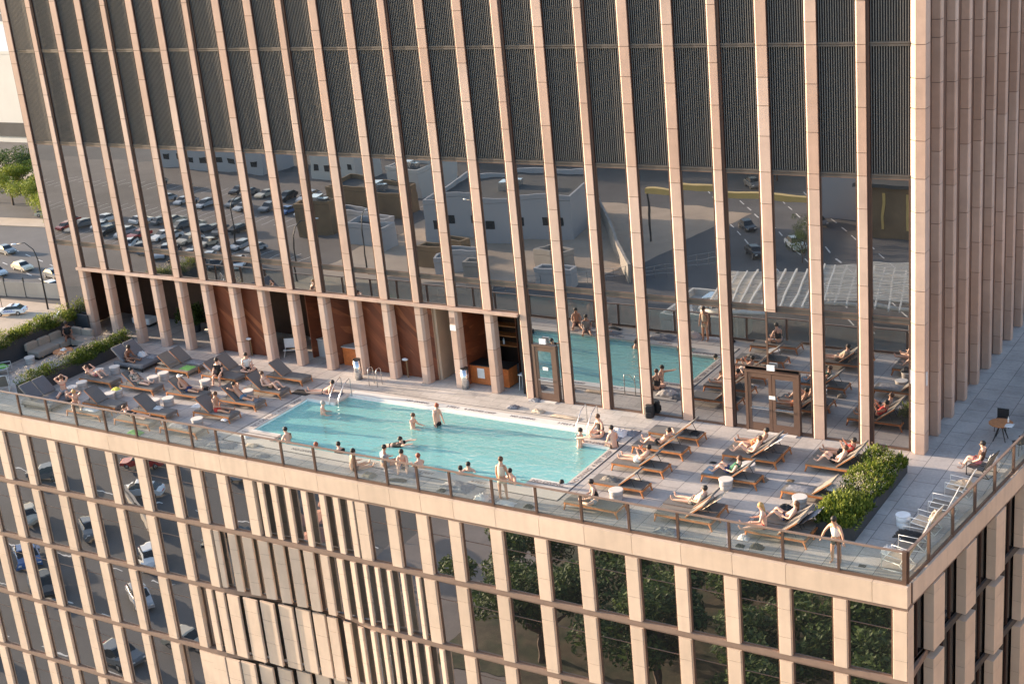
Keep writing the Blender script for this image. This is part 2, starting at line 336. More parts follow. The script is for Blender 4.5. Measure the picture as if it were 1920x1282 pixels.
slab('sidewalk', [(-230,118),(-150,126),(-150,131),(-230,123)], 'dirt', .14)
patch('verge', [(-420,140),(-120,150),(-120,178),(-420,168)], 'dirt', .012)
patch('precinct_lot', [(-200,62),(-120,66),(-120,88),(-190,84.5)], 'dirt', .012)
patch('lawn', [(-420,205),(-300,215),(-300,260),(-420,250)], 'leaf_tree', .02)
slab('planting_bed', [(-46,-78),(12,-78),(12,-46),(-46,-46)], 'bed', .2)
# lane markings
b = MB()
for x in range(-190, -60, 7):
    for y in (-34.5, -41, -47.5, -60):
        b.quad((x,y-.09,GZ+.01),(x+3,y-.09,GZ+.01),(x+3,y+.09,GZ+.01),(x,y+.09,GZ+.01))
for x in range(-250, -60, 8):
    for k in (0, 4, 8, 12):
        y = -176-k + (x+60)*.0
for i in range(26):
    for k in range(4):
        x = -88+i*3.0+k*4.6; y = -170+i*4.2-k*2.2
        if y < -108:
            d = Vector((3.0,4.2,0)).normalized(); n = Vector((-d.y,d.x,0))*.1
            p = Vector((x,y,GZ+.01)); q = p+d*2.6
            b.quad(p-n, q-n, q+n, p+n)
for i in range(44):
    x = -255+i*2.8
    for yy in (-120,-138,-154): b.quad((x,yy,GZ+.018),(x+.12,yy,GZ+.018),(x+.12,yy+5,GZ+.018),(x,yy+5,GZ+.018))
for i in range(30):
    x = -230+i*5.2
    for k,yy in enumerate((98,103)): b.quad((x,yy-.08+(x+180)*-.35,GZ+.01),(x+2.2,yy-.08+(x+182.2)*-.35,GZ+.01),(x+2.2,yy+.08+(x+182.2)*-.35,GZ+.01),(x,yy+.08+(x+180)*-.35,GZ+.01))
b.build('road_markings', M['paint'], kind='structure')
# crossing stripes and curved plaza seating lines
b = MB()
b = MB()
for k in range(8):
    r = 4+k*1.1; pts = [(-50+r*.8*math.cos(R(a)), -50+r*.8*math.sin(R(a)), GZ+.18) for a in range(100,230,8)]
    b.tube(pts, .05, 4)
b.build('plaza_rings', M['concrete'], kind='structure')

# ------------------------------------------------------------------ podium building
podium = thing('podium_building', 'cream stone lower building with a grid of windows, carrying the pool terrace on its roof', 'building')
YF = -10.4; CAPZ0, CAPZ1 = -0.80, -0.02; XL, XC = -49.6, 3.12
SDX = 0.116                                    # side wall leans away from the y axis
def sx(y, off=0): return XC + SDX*(y-YF) + off
YB = 60
# inner mass
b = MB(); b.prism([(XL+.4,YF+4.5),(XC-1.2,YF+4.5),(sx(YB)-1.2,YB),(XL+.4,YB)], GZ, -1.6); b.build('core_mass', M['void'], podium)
b = MB(); b.prism([(-31.2,YF+4.4),(-15,YF+4.4),(-15,YF+4.45),(-31.2,YF+4.45)], GZ, -1.65); 
# parapet cap, in stone blocks with joints
posts_x = [-48.9,-46.9,-44.85,-42.82,-40.83,-38.80,-36.82,-34.80,-32.81,-30.83,-29.28,-27.73,-26.13,-23.98,-22.18,-20.0,-18.38,-16.83,-15.24,-13.25,-11.26,-9.28,-7.28,-5.29,-3.29,-1.29,.71,2.98]
b = MB()
xs = [XL]+[p+.15 for p in posts_x[:-2]]+[1.92, XC]
for i in range(len(xs)-1):
    b.box(xs[i]+.008, xs[i+1]-.008, YF-.02, YF+.42, CAPZ0, CAPZ1)
b.box(XL, XC-.01, YF+.01, YF+.40, CAPZ0+.01, CAPZ1-.012, 1)
y = YF+.42
while y < 30:
    y2 = y+2.0 if y > YF+1 else y+.9
    b.prism([(sx(y)-.45,y+.008),(sx(y),y+.008),(sx(y2),y2-.008),(sx(y2)-.45,y2-.008)], CAPZ0, CAPZ1)
    y = y2
b.prism([(sx(YF+.4)-.43,YF+.4),(sx(YF+.4)-.012,YF+.4),(sx(30)-.012,30),(sx(30)-.43,30)], CAPZ0+.01, CAPZ1-.012, 1)
b.build('parapet_cap', [M['stone_pod'], M['core']], podium)
# soffit trim under the cap
b = MB(); b.box(XL, XC+.0, YF+.03, YF+.5, CAPZ0-.13, CAPZ0-.003); b.prism([(sx(YF+.5)-.4,YF+.503),(sx(YF+.5)-.05,YF+.503),(sx(30)-.05,30),(sx(30)-.4,30)], CAPZ0-.13, CAPZ0-.003)
b.build('cap_trim', M['band'], podium)
# floors: z of bands (top,bottom)
bands = [(-3.62,-3.90),(-6.88,-7.16),(-10.47,-10.75),(-13.97,-14.25),(-17.42,-17.70),(-20.92,-21.20)]
levels = [(CAPZ0-.13, bands[0][0])]+[(bands[i][1], bands[i+1][0]) for i in range(len(bands)-1)]
def recess(x, k):      # how far the floor edge k dips inward
    if k <= 0: return 0
    c, wd, d = [(0,1,0),(0,1,0),(-24.2,4.9,.75),(-22.8,7.2,2.1),(-22.4,8.2,2.9),(-22,9,3.4)][min(k,5)]
    u = abs(x-c)/wd
    return 0 if u >= 1 else d*(0.5+0.5*math.cos(math.pi*u))
zbot = -23
# column left edges, right edges measured on the facade
cols = [(-48.95,-48.35),(-46.93,-46.3),(-44.95,-44.3),(-42.98,-42.35),(-41.12,-40.55),(-39.14,-38.5),(-37.12,-36.5),(-35.1,-34.55),(-33.12,-32.5),(-31.09,-30.5),(-29.56,-28.95),(-28.0,-27.4),(-26.41,-25.82),
        (-20.2,-19.6),(-18.6,-18.02),(-17.05,-16.45),(-15.45,-14.86),(-13.47,-12.87),(-11.43,-10.84),(-9.5,-8.91),(-7.49,-6.93),(-5.47,-4.93),(-3.53,-2.96),(-1.51,-1.0),(.51,1.03),(2.58,XC)]
# range of x which is the fin screen at each floor
screen = {0:(-25.82,-20.2), 1:(-29.0,-17.05), 2:(-30.3,-15.45), 3:(-31.4,-14.2), 4:(-31.5,-13.0), 5:(-32,-13)}
fins = {0:[-25.6,-24.86,-24.07,-23.12,-22.12,-21.37,-20.6],
        1:[-28.84,-27.96,-27.09,-26.16,-25.25,-24.36,-23.52,-22.57,-21.66,-20.92,-20.24,-19.61,-18.97,-18.26,-17.48],
        2:[-30.0,-29.4,-28.69,-27.74,-26.78,-25.75,-24.79,-23.8,-22.95,-21.95,-21.08,-20.36,-19.76,-19.21,-18.64,-18.11,-17.45,-16.71],
        3:[-31.2,-30.4,-29.5,-28.6,-27.6,-26.6,-25.6,-24.6,-23.6,-22.7,-21.8,-21.0,-20.2,-19.4,-18.6,-17.8,-17.0,-16.2,-15.3],
        4:[-31.2,-30.2,-29.2,-28.2,-27.2,-26.2,-25.2,-24.2,-23.2,-22.2,-21.2,-20.2,-19.2,-18.2,-17.2,-16.2,-15.2]}
def stone_col(b, x0, x1, y0, y1, z0, z1, seg, off, ch=.05, rot=0, M0=None):
    if M0 is not None: b.M = M0
    z = z1; first = True
    poly = [(x0,y0+ch),(x0+ch,y0),(x1-ch*.6,y0),(x1,y0+ch*.6),(x1,y1),(x0,y1)]
    while z > z0+.02:
        d = off if first else seg
        first = False
        zb = max(z0, z-d)
        b.prism(poly, zb+.007, z-.007); z = zb
    b.box(x0+.012, x1-.012, y0+.012, y1-.012, z0+.01, z1-.01, 1)
    b.M = Matrix.Identity(4)
for ci, (x0, x1) in enumerate(cols):
    b = MB()
    for fl, (zt, zb) in enumerate(levels[:5]):
        xm = (x0+x1)/2
        if fl in screen and screen[fl][0] < xm < screen[fl][1]: continue
        stone_col(b, x0, x1, YF, YF+.20, zb, zt, 1.13, .35+(ci*0.37) % .8)
    if b.v: b.build('stone_column', [M['stone_pod'], M['core']], podium)
# fins of the wavy screen
nf = 0
for fl, L_ in fins.items():
    for i, x in enumerate(L_):
        r0 = recess(x, fl)*(.85 if fl < 2 else .38)
        sl_ = (recess(x+.3, fl)-recess(x-.3, fl))/.6 if fl else 0
        if fl == 0: ang = R(-1.5); wd = .34
        elif fl == 1: ang = R(max(-5, min(7, (-22.2-x)*3))); wd = max(.24, min(.56, .56-(x+23.6)*.10 if x > -23.6 else .56-(-27.2-x)*.15 if x < -27.2 else .56))
        elif fl == 2: ang = R(max(-5, min(0, (-22.6-x)*3))); wd = max(.26, min(.84, .84-(x+24.6)*.16 if x > -24.6 else .84-(-28.2-x)*.25 if x < -28.2 else .84))
        else: ang = R(max(-5, min(0, (-22.6-x)*3))); wd = max(.34, min(.86, .86-(x+23.6)*.12 if x > -23.6 else .86))
        zt, zb = levels[fl]
        b = MB(); T = Matrix.Translation((x, YF+r0+.01, 0)) @ Matrix.Rotation(ang, 4, 'Z')
        stone_col(b, 0, wd, 0, .11, zb+.04, zt, 1.2, .5+(i*.29) % .7, ch=.04, M0=T)
        b.build('screen_fin', [M['stone_pod'], M['core']], podium); nf += 1
# bands between floors (follow the recess)
for k, (zt, zb) in enumerate(bands[:5]):
    b = MB(); kk = k+1
    xsn = [XL]+[x for x in [(-33+i*.6) for i in range(33)]]+[XC-.02]
    for i in range(len(xsn)-1):
        xa, xb = xsn[i], xsn[i+1]
        ra, rb = recess(xa, kk)*.9, recess(xb, kk)*.9
        b.prism([(xa,YF+.035+ra),(xb,YF+.035+rb),(xb,YF+4.2),(xa,YF+4.2)], zb+.07, zt)
        b.prism([(xa,YF+.075+ra),(xb,YF+.075+rb),(xb,YF+4.2),(xa,YF+4.2)], zb, zb+.067)
    b.build('floor_band', M['band'], podium)
# windows: pane in a dark bronze frame
rp = random.Random(41)
def window(par, xa, xb, z0, z1, yp, gm, ra=0, rb=0, transom=None, fr=.055):
    f = MB()
    for (u0,u1,w0,w1) in ((0,fr,z0,z1),(1,0,z0,z1)):
        pass
    d = Vector((xb-xa, rb-ra, 0)); L_ = d.length; T = Matrix.Translation((xa, yp+ra, 0)) @ Matrix.Rotation(math.atan2(d.y, d.x), 4, 'Z'); f.M = T
    f.box(0, fr, -.03, .02, z0, z1); f.box(L_-fr, L_, -.03, .02, z0, z1)
    f.box(fr, L_-fr, -.026, .02, z0, z0+fr); f.box(fr, L_-fr, -.026, .02, z1-fr, z1)
    if transom: f.box(fr, L_-fr, -.015, .01, transom-.012, transom+.012)
    o = f.build('window', M['bronze'], par)
    p = MB(); c_ = Vector((L_/2, 0, (z0+z1)/2)); p.M = T @ Matrix.Translation(c_) @ Matrix.Rotation(rp.gauss(0, R(.13)), 4, 'Z') @ Matrix.Rotation(rp.gauss(0, R(.10)), 4, 'X') @ Matrix.Translation(-c_); p.box(fr*.5, L_-fr*.5, .0, .008, z0+fr*.5, z1-fr*.5)
    p.build('pane', gm, o)
def seams(fl):
    out = []
    s0, s1 = screen.get(fl, (99,99))
    edge = []
    for x0, x1 in cols:
        xm = (x0+x1)/2
        if s0 < xm < s1: continue
        edge.append((x0, x1))
    for i in range(len(edge)-1):
        out.append((edge[i][1], edge[i+1][0]))
    return out
for fl in range(5):
    zt, zb = levels[fl]
    for (xa, xb) in seams(fl):
        if xb-xa > 2.5:     # behind the fin screen: one window strip split in bays
            n = max(1, round((xb-xa)/1.9))
            for i in range(n):
                u, v = xa+(xb-xa)*i/n, xa+(xb-xa)*(i+1)/n
                window(podium, u, v, zb, zt, YF+.24, M['glass_pod'], recess(u, fl)*.45+.03, recess(v, fl)*.45+.03)
        else: window(podium, xa, xb, zb, zt, YF+.15, M['glass_pod'], transom=zt-.85)
# side wall of the podium
sidey = [-10.4+.0]
b = MB()
for k, (zt, zb) in enumerate(bands): b.prism([(sx(YF+.6)-.4,YF+.55),(sx(YF+.6)-.30,YF+.55),(sx(34)-.30,34),(sx(34)-.4,34)], zb, zt)
b.build('side_band', M['frame_dk'], podium)
b = MB(); b.prism([(sx(YF+.45)-.60,YF+.47),(sx(YF+.45)-.42,YF+.47),(sx(34)-.42,34),(sx(34)-.60,34)], -23, -1.0)
b.build('side_glazing', M['glass_side'], podium)
b = MB()
for i in range(60):
    yy = YF+.9+i*.72
    if yy < 33: b.prism([(sx(yy)-.418,yy),(sx(yy)-.36,yy),(sx(yy)-.36,yy+.06),(sx(yy)-.418,yy+.06)], -23, -.94)
b.build('side_mullion', M['bronze_dk'], podium)
yy = YF+2.15; i = 0
while yy < 28:
    b = MB()
    for fl, (zt, zb) in enumerate(levels[:5]):
        off = 0
        T = Matrix.Translation((sx(yy), yy, 0)) @ Matrix.Rotation(-math.atan(SDX), 4, 'Z')
        b.M = T; z = zt; first = True
        while z > zb+.1:
            z2 = max(zb, z-(.4+(i*.43) % .7 if first else 1.13)); first = False
            b.box(-.36, 0, 0, .95, z2+.007, z-.007); z = z2
        b.box(-.35, -.012, .012, .94, zb+.01, zt-.01, 1); b.M = Matrix.Identity(4)
    b.build('side_fin', [M['stone_pod'], M['core']], podium); yy += 2.87; i += 1
b = MB()
zc = CAPZ0-.13
while zc > -23:
    b.box(XC-.36+.36, XC-.0, YF, YF+.5, zc-1.13+.007, zc-.007) if False else None
    b.prism([(XC-.001,YF),(XC+.0,YF),(XC+.03,YF+.58),(XC-.5,YF+.58),(XC-.5,YF+.43),(XC-.001,YF+.43)], zc-1.13+.007, zc-.007); zc -= 1.13
b.build('corner_return', M['stone_pod'], podium)

# ------------------------------------------------------------------ terrace deck
dk = MB()
PX0, PX1, PY0, PY1 = -28.75, -11.1, -8.95, -1.6      # outer rim of the pool surround
def dq(b, x0, x1, y0, y1, z=0.0): b.quad((x0,y0,z),(x1,y0,z),(x1,y1,z),(x0,y1,z))
b = MB()
for (x0,x1,y0,y1) in ((-48.4,PX0,YF+.4,5),(PX1,XC-.4,YF+.4,5),(PX0,PX1,YF+.4,PY0)):
    dq(b, x0, x1, y0, y1)
b.add([(XC-.4,YF+.4,0),(sx(YF+.4)-.4,YF+.4,0),(sx(30)-.4,30,0),(-1,30,0),(-1,5,0),(XC-.4,5,0)], [(0,1,2,3,4,5)])
b.build('terrace_deck', M['deck'], kind='structure')
b = MB(); dq(b, PX0, PX1, PY1, 5); b.build('terrace_deck_poolside', M['deck2'], kind='structure')
b = MB(); b.box(-49.2, -48.45, YF+.4, 5, -.5, -.02); b.build('roof_edge', M['concrete'], kind='structure')

# ------------------------------------------------------------------ pool
pool = thing('swimming_pool', 'turquoise rooftop swimming pool with white tiled rim and steps along its back side', 'pool')
WX0, WX1, WY0, WY1, WZ = -28.15, -11.55, -8.3, -2.2, -0.10
b = MB()      # surround with corner blocks; L-shaped pieces at deck level
cz = 0.012
def cop(x0,x1,y0,y1): b.box(x0,x1,y0,y1,-1.25,cz)
cop(PX0+.06, WX0, PY0+.06, PY1-.06)
cop(WX1, PX1-.06, PY0+.06, PY1-.06)
cop(WX0, WX1, PY0+.06, WY0)
cop(WX0, -26.45, WY0, -7.58); cop(-13.15, WX1, WY0, -7.55)
cop(WX0, -26.45, -3.52, PY1-.06); cop(-13.13, WX1, -3.6, PY1-.06)
cop(-26.45, -13.13, -1.95, PY1-.06)
b.build('coping', M['coping'], pool)
b = MB(); b.box(-26.45, -13.13, -2.42, -1.952, -1.25, cz+.02); b.box(-26.45,-13.13,-2.56,-2.422,-1.25,-.06)
for (x0,x1,y0,y1) in ((-28.15,-26.45,-3.60,-3.522),(-13.13,-11.55,-3.72,-3.602),(-28.15,-26.45,-7.578,-7.50),(-13.15,-11.55,-7.548,-7.46)):
    b.box(x0,x1,y0,y1,-1.2,cz+.012)
b.build('white_rim', M['white_cop'], pool)
b = MB()
b.box(PX0, PX0+.055, PY0, PY1, -.05, .006); b.box(PX1-.055, PX1, PY0, PY1, -.05, .006)
b.box(PX0+.055, PX1-.055, PY0, PY0+.055, -.05, .006); b.box(PX0+.055, PX1-.055, PY1-.055, PY1, -.05, .006)
b.box(-28.5,-26.2,-7.87,-7.83,.013,.019); b.box(-13.5,-11.3,-7.80,-7.76,.013,.019)
b.build('drain_channel', M['drain'], pool)
b = MB(); b.box(WX0, WX1, PY0+.1, PY1-.1, -1.35, -1.2); b.build('basin_floor', M['pool_tile'], pool)
b = MB(); b.box(WX0-.0+.002,WX0+.01,-7.45,-3.6,-1.2,-.02); b.box(WX1-.01,WX1-.002,-7.45,-3.72,-1.2,-.02); b.box(-26.4,-13.2,WY0+.002,WY0+.01,-1.2,-.02)
b.build('basin_wall', M['pool_tile'], pool)
for i, (y0, y1, zt) in enumerate(((-3.02,-2.562,-.32),(-3.56,-3.022,-.56),(-4.10,-3.562,-.80))):
    b = MB(); b.box(-26.4,-13.2,y0,y1,-1.2,zt); b.box(-26.4,-13.2,y0-.004,y0+.09,zt+.001,zt+.012,1)
    b.build('step', [M['white_cop'], M['pool_edge']], pool)
for x in (-24.6,-21.2,-18.2,-14.6):
    b = MB(); b.lathe([(.11,0),(.11,.03),(.06,.04)],14,(x,-3.8,-.79)); b.build('pool_light', M['whitetile'], pool)
b = MB(); b.add([(x, y, WZ) for x, y in [(WX0,-3.6),(WX0,-7.5),(-26.45,-7.5),(-26.45,WY0),(-13.15,WY0),(-13.15,-7.46),(WX1,-7.46),(WX1,-3.72),(-13.13,-3.72),(-13.13,-2.56),(-26.45,-2.56),(-26.45,-3.6)]], [tuple(range(12))])
b.build('pool_water', M['water'], kind='structure')
def text(s, size, loc, rz, parent, m='signblack', rx=0, name='lettering', ext=.002):
    c = bpy.data.curves.new(name, 'FONT'); c.body = s; c.size = size; c.extrude = ext; c.align_x = 'CENTER'; c.align_y = 'CENTER'; c.offset = .0
    t_ = bpy.data.objects.new('t', c); COL.objects.link(t_)
    me = bpy.data.meshes.new_from_object(t_.evaluated_get(bpy.context.evaluated_depsgraph_get())); bpy.data.objects.remove(t_)
    me.name = name; me.materials.clear(); me.materials.append(M[m]); o = bpy.data.objects.new(name, me); COL.objects.link(o); o.location = loc; o.rotation_euler = (rx, 0, rz)
    if parent: o.parent = parent
    return o
tz = cz+.026
for s, x in (("NO DIVING",-22.6),("3 FEET",-20.6),("6 INCHES DEEP",-19.1),("NO DIVING",-16.8),("3 FEET 6",-14.55)): text(s, .25, (x,-2.17,tz), 0, pool)
for s, x in (("NO DIVING",-24.2),("4 FEET",-20.5),("4 FEET",-17.6),("4 FEET",-15.0)): text(s, .26, (x,-8.62,.02), 0, pool)
text("NO DIVING", .28, (-12.3,-3.5,.016), 0, pool); text("NO DIVING", .28, (-12.3,-7.66,.016), 0, pool)
text("NO DIVING  4 FEET DEEP", .32, (-28.4,-5.5,.018), R(90), pool); text("NO DIVING  4 FEET DEEP", .30, (-11.33,-5.7,.018), R(90), pool)
# pool handrails
def handrail(loc, rz, label):
    o = thing('pool_handrail', label, 'handrail', loc, rz)
    for yy in (0, .55):
        b = MB(); b.tube([(0,yy,0),(0,yy,.85),(.05,yy,.92),(.5,yy,.75),(1.0,yy,.25),(1.08,yy,-.15),(1.08,yy,-.9)], .022, 6); b.build('rail', M['steel'], o, True)
handrail((-26.75,-2.55,.01), R(-90), 'curved steel handrail into the pool by the lying man'); handrail((-13.75,-1.7,.01), R(-90), 'curved steel handrail behind the man pointing at the pool steps')
o = thing('steel_ladder', 'pair of steel grab loops beside the white bin at the far pool corner', 'grab rail', (-26.2,-1.15,0))
for xx in (0, .5):
    b = MB(); b.tube([(xx,0,0),(xx,0,.8),(xx,.08,.9),(xx,.3,.9),(xx,.38,.8),(xx,.38,0)], .02, 6); b.build('rail', M['steel'], o, True)

# ------------------------------------------------------------------ glass railing: every panel is a part of the front / side railing
def railing(name, label, pts):
    o = thing(name, label, 'railing')
    for i in range(len(pts)-1):
        a, c = Vector(pts[i]+(0,)), Vector(pts[i+1]+(0,)); d = (c-a); L_ = d.length; T = Matrix.Translation(a) @ Matrix.Rotation(math.atan2(d.y,d.x),4,'Z')
        b = MB(); b.M = T; b.box(.08, L_-.08, -.008, .008, .10, 1.13); b.build('glass_panel', M['rail_glass'], o)
        b = MB(); b.M = T
        b.box(.0, .035, -.05, .05, 0, 1.16); b.box(.045, .08, -.05, .05, 0, 1.16); b.build('post', M['bronze'], o)
        b = MB(); b.M = T; b.box(.002, L_-.002, -.045, .045, 1.165, 1.215); b.build('top_rail', M['band'], o)
        b = MB(); b.M = T; b.box(.08, L_-.002, -.04, .04, 0, .10); b.build('base_rail', M['bronze'], o)
    return o
RY = -10.22
railing('glass_railing', 'long bronze framed glass railing along the front edge of the pool terrace', [(x-.04, RY) for x in posts_x])
sp = [(3.0+.0, RY), (3.0, RY)]
o = railing('glass_railing', 'bronze framed glass railing along the right edge of the terrace behind the white lounge chairs', [(sx(y,-.12), y) for y in (-10.16,-8.46,-6.42,-4.4,-2.5,-.6,1.4,3.4,5.4,7.4,9.4,11.4,13.4,15.4,17.4,19.4)])
b = MB(); b.box(2.90,3.04,RY-.07,RY+.07,0,1.23); b.build('corner_post', M['bronze'], o)

# ------------------------------------------------------------------ tower
tower = thing('hotel_tower', 'tall tower of pink stone piers with dark louvers and mirror glass rising behind the pool', 'building')
colx = [0.0,-2.05,-4.03,-6.01,-8.0,-9.96,-11.93,-13.94,-15.92,-17.93,-19.9,-21.89,-23.88,-25.85,-27.84,-29.82,-31.8,-33.8,-35.79,-37.75,-39.63,-41.47,-43.33,-45.19,-47.06,-49.1]
narrow = {1,4,7,9,12,15,18,21,24}
ZTOP = 31.0
ZB = [16.12, 11.17, 5.45]      # joints that line up with the horizontal bands
def pier(b, poly, z0, z1, joints, inset_poly):
    js = sorted([z for z in joints if z0+.05 < z < z1-.05]); zz = [z0]+js+[z1]
    for a, c in zip(zz[:-1], zz[1:]): b.prism(poly, a+.012, c-.012)
    b.prism(inset_poly, z0+.01, z1-.012, 1)
def joints(i):
    out = list(ZB)+[21.1, 26.0]
    k = i % 3
    base = {0:(9.88,8.32,6.79,3.51,2.19,.88,13.79,12.6,14.9,18.4,19.8,22.6,24.3,27.5,29), 1:(9.88,8.32,6.79,3.51,2.19,.88,15.46,13.79,12.06,17.7,19.4,22.8,24.4,27.8,29.4),
            2:(10.56,9.12,7.71,6.29,4.6,3.0,1.5,14.65,12.8,16.97,18.7,20.0,23.5,25,28.5)}[k]
    return out+list(base)
LEDGE = 3.97
for i, x in enumerate(colx):
    wd = .41 if i in narrow else .50
    b = MB()
    if i == 0:
        poly = [(0,.12),(.25,-.12),(.62,-.12),(.62,.45),(0,.45)]; ins = [(.02,.14),(.26,-.10),(.605,-.10),(.605,.44),(.02,.44)]
        pier(b, poly, 0, ZTOP, joints(i), ins); b.build('stone_pier', [M['stone'], M['core']], tower)
        b2 = MB(); b2.box(-.03,.03,.10,.20,2.9,3.5); b2.box(.60,.66,.05,.15,2.9,3.45); b2.build('wall_lamp', M['whiteplastic'], tower)
        continue
    poly = [(x,.085),(x+.085,0),(x+wd,0),(x+wd,.11),(x,.11)]; ins = [(x+.012,.09),(x+.09,.012),(x+wd-.012,.012),(x+wd-.012,.10),(x+.012,.10)]
    z0 = 5.35 if i == 3 else (LEDGE+.16 if 10 <= i <= 24 else 0)
    pier(b, poly, z0, ZTOP, joints(i), ins)
    if 10 <= i <= 24:
        poly = [(x,.12),(x+.08,.0),(x+.40,0),(x+.50,.10),(x+.50,.46),(x,.46)]; ins = [(x+.015,.13),(x+.085,.015),(x+.40,.015),(x+.485,.11),(x+.485,.44),(x+.015,.44)]
        pier(b, poly, 0, LEDGE-.02, joints(i), ins)
    b.build('stone_pier', [M['stone'], M['core']], tower)
    b = MB()
    if i in narrow: b.box(x+wd+.004, x+wd+.10, .05, .22, (LEDGE+.2 if i >= 9 else 0) if i != 9 else 0, ZTOP)
    b.box(x+wd+(.1 if i in narrow else .004), x+wd+(.125 if i in narrow else .022), .05, .14, z0, ZTOP)
    b.box(x-.022, x-.004, .07, .14, z0, ZTOP)
    b.build('mullion', M['bronze_dk'], tower)
# horizontal frames, louvers and glass, bay by bay
for i in range(len(colx)-1):
    xr = colx[i]; xl = colx[i+1]+(.41 if (i+1) in narrow else .50)
    xa, xb = xl+(.127 if (i+1) in narrow else .024), xr-.024
    for (z0, z1) in ((11.25,16.04),(16.20,21.0),(21.16,25.9),(26.06,ZTOP-.1)):
        b = MB(); n = 15; wslat = (xb-xa)/n
        for k in range(n):
            b.box(xa+wslat*(k+.30), xa+wslat*(k+.60), .125, .14, z0, z1)
        b.build('louver_panel', M['louver'], tower)
    for (z0, z1) in ((11.08,11.25),(16.04,16.20),(21.0,21.16),(25.9,26.06)):
        b = MB(); m = (z0+z1)/2; b.box(xa, xb, .09, .30, z0, m-.012); b.box(xa, xb, .09, .30, m+.012, z1)
        b.box(xa+.01, xb-.01, .13, .30, m-.012, m+.012, 1); b.build('louver_frame', [M['frame_dk'], M['core']], tower)
    top = 11.08
    low = LEDGE+.17 if 9 <= i <= 23 else (.02)
    if i == 24: low = .02
    window(tower, xa, xb, 5.58, top, .115, M['glass'], fr=.03)
    if i in (2, 3):
        pass
    else: window(tower, xa, xb, low, 5.36 if i != 8 else 5.36, .115, M['glass'], fr=.035)
    b = MB(); b.box(xa, xb, .085, .28, 5.362, 5.44); b.box(xa, xb, .085, .28, 5.50, 5.578); b.box(xa+.01, xb-.01, .11, .28, 5.44, 5.50); b.build('transom', M['frame_dk'], tower)
    if i < 9:
        b = MB(); b.box(xa, xb, .08, .34, .0, .10); b.build('sill', M['bronze'], tower)
# bays 2 and 3 share a wide opening with the double door
window(tower, -5.97+.02, -4.07, 2.85, 5.36, .115, M['glass'], fr=.035)
window(tower, -7.5, -5.95, 2.85, 5.36, .115, M['glass'], fr=.035)
window(tower, -7.5, -6.95, .12, 2.84, .115, M['glass'], fr=.035); window(tower, -4.6, -4.07, .12, 2.84, .115, M['glass'], fr=.035)
# back mass of tower and louver backing
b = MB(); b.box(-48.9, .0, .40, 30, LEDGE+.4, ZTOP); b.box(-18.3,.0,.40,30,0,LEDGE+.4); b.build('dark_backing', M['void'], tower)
b = MB(); b.box(-48.9,.3,.4,30,ZTOP+.005,ZTOP+.3); b.build('roof', M['roof'], tower)
# side wall
b = MB(); b.box(.05, .25, .5, 30, 0, ZTOP); b.build('side_glazing', M['side_brown'], tower)  # glazing box in flat brown, the shade put into its colour
for k in range(1, 15):
    y = .28+k*1.985
    b = MB(); wd_ = .42; poly = [(.10,y-.42),(.52,y-.42),(.56,y-.38),(.56,y),(.10,y)]
    if k == 0: continue
    pier(b, [(.26,y-.40),(.57,y-.40),(.60,y-.36),(.60,y-.05),(.26,y-.05)], 0, ZTOP, [z+(.6 if k % 2 else -.3)*(k % 3) for z in joints(k)], [(.265,y-.385),(.56,y-.385),(.585,y-.35),(.585,y-.06),(.265,y-.06)])
    b.build('side_pier', [M['stone'], M['core']], tower)
    b = MB(); b.box(.41, .44, y-.04, y-.02, 0, ZTOP); b.build('side_mullion', M['bronze_dk'], tower)
# left end wall
b = MB()
for k in range(8): b.box(-49.1,-48.95,.5+k*2,.95+k*2,0,ZTOP)
b.build('left_pier', M['stone'], tower)
# ledge over the colonnade
b = MB(); prev = -49.0
for i in range(24, 9, -1):
    x1 = colx[i-1] if i-1 >= 10 else -17.95
    b.box(colx[i]+.006, x1-.006, -.10, .40, LEDGE, LEDGE+.14)
b.box(colx[24], -17.96, -.08, .40, LEDGE+.01, LEDGE+.13, 1)
b.build('ledge', [M['stone'], M['core']], tower)
# colonnade interior
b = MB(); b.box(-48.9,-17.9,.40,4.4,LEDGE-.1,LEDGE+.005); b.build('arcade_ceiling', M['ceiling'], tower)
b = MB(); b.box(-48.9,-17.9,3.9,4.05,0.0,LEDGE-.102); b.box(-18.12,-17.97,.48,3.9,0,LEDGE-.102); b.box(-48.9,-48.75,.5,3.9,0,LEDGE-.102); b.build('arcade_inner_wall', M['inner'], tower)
def woodpanel(xa, xb, y0=.62, y1=None):
    b = MB(); y1 = y1 if y1 is not None else y0
    d = Vector((xb-xa, y1-y0, 0)); b.M = Matrix.Translation((xa,y0,0)) @ Matrix.Rotation(math.atan2(d.y,d.x),4,'Z')
    b.box(0, d.length, 0, .10, .02, LEDGE-.11); b.build('wood_panel', M['woodwall'], tower)
C_ = colx
for i in (12, 13, 17, 18): woodpanel(C_[i+1]+.1, C_[i]+.1)
woodpanel(C_[15]+.1, C_[15]+1.3, .62, 2.4); woodpanel(C_[16]+.2, C_[16]+1.0, 1.2, 3.2)
woodpanel(C_[11]+.42, C_[11]+.62, .5, 3.0); woodpanel(C_[12]+.46, C_[12]+.62, .48, .6)
b = MB(); b.box(C_[12]+.66, C_[12]+.80, .70, 3.9, 0.01, LEDGE-.11); b.box(C_[12]+.80, C_[11]+.4, 2.4, 2.5, 0.01, LEDGE-.11); b.build('tan_wall', M['tan_wall'], tower)
b = MB(); b.box(C_[12]+.1, C_[12]+.64, .62,.72,0.01,LEDGE-.11); b.build('tan_wall', M['tan_wall'], tower)

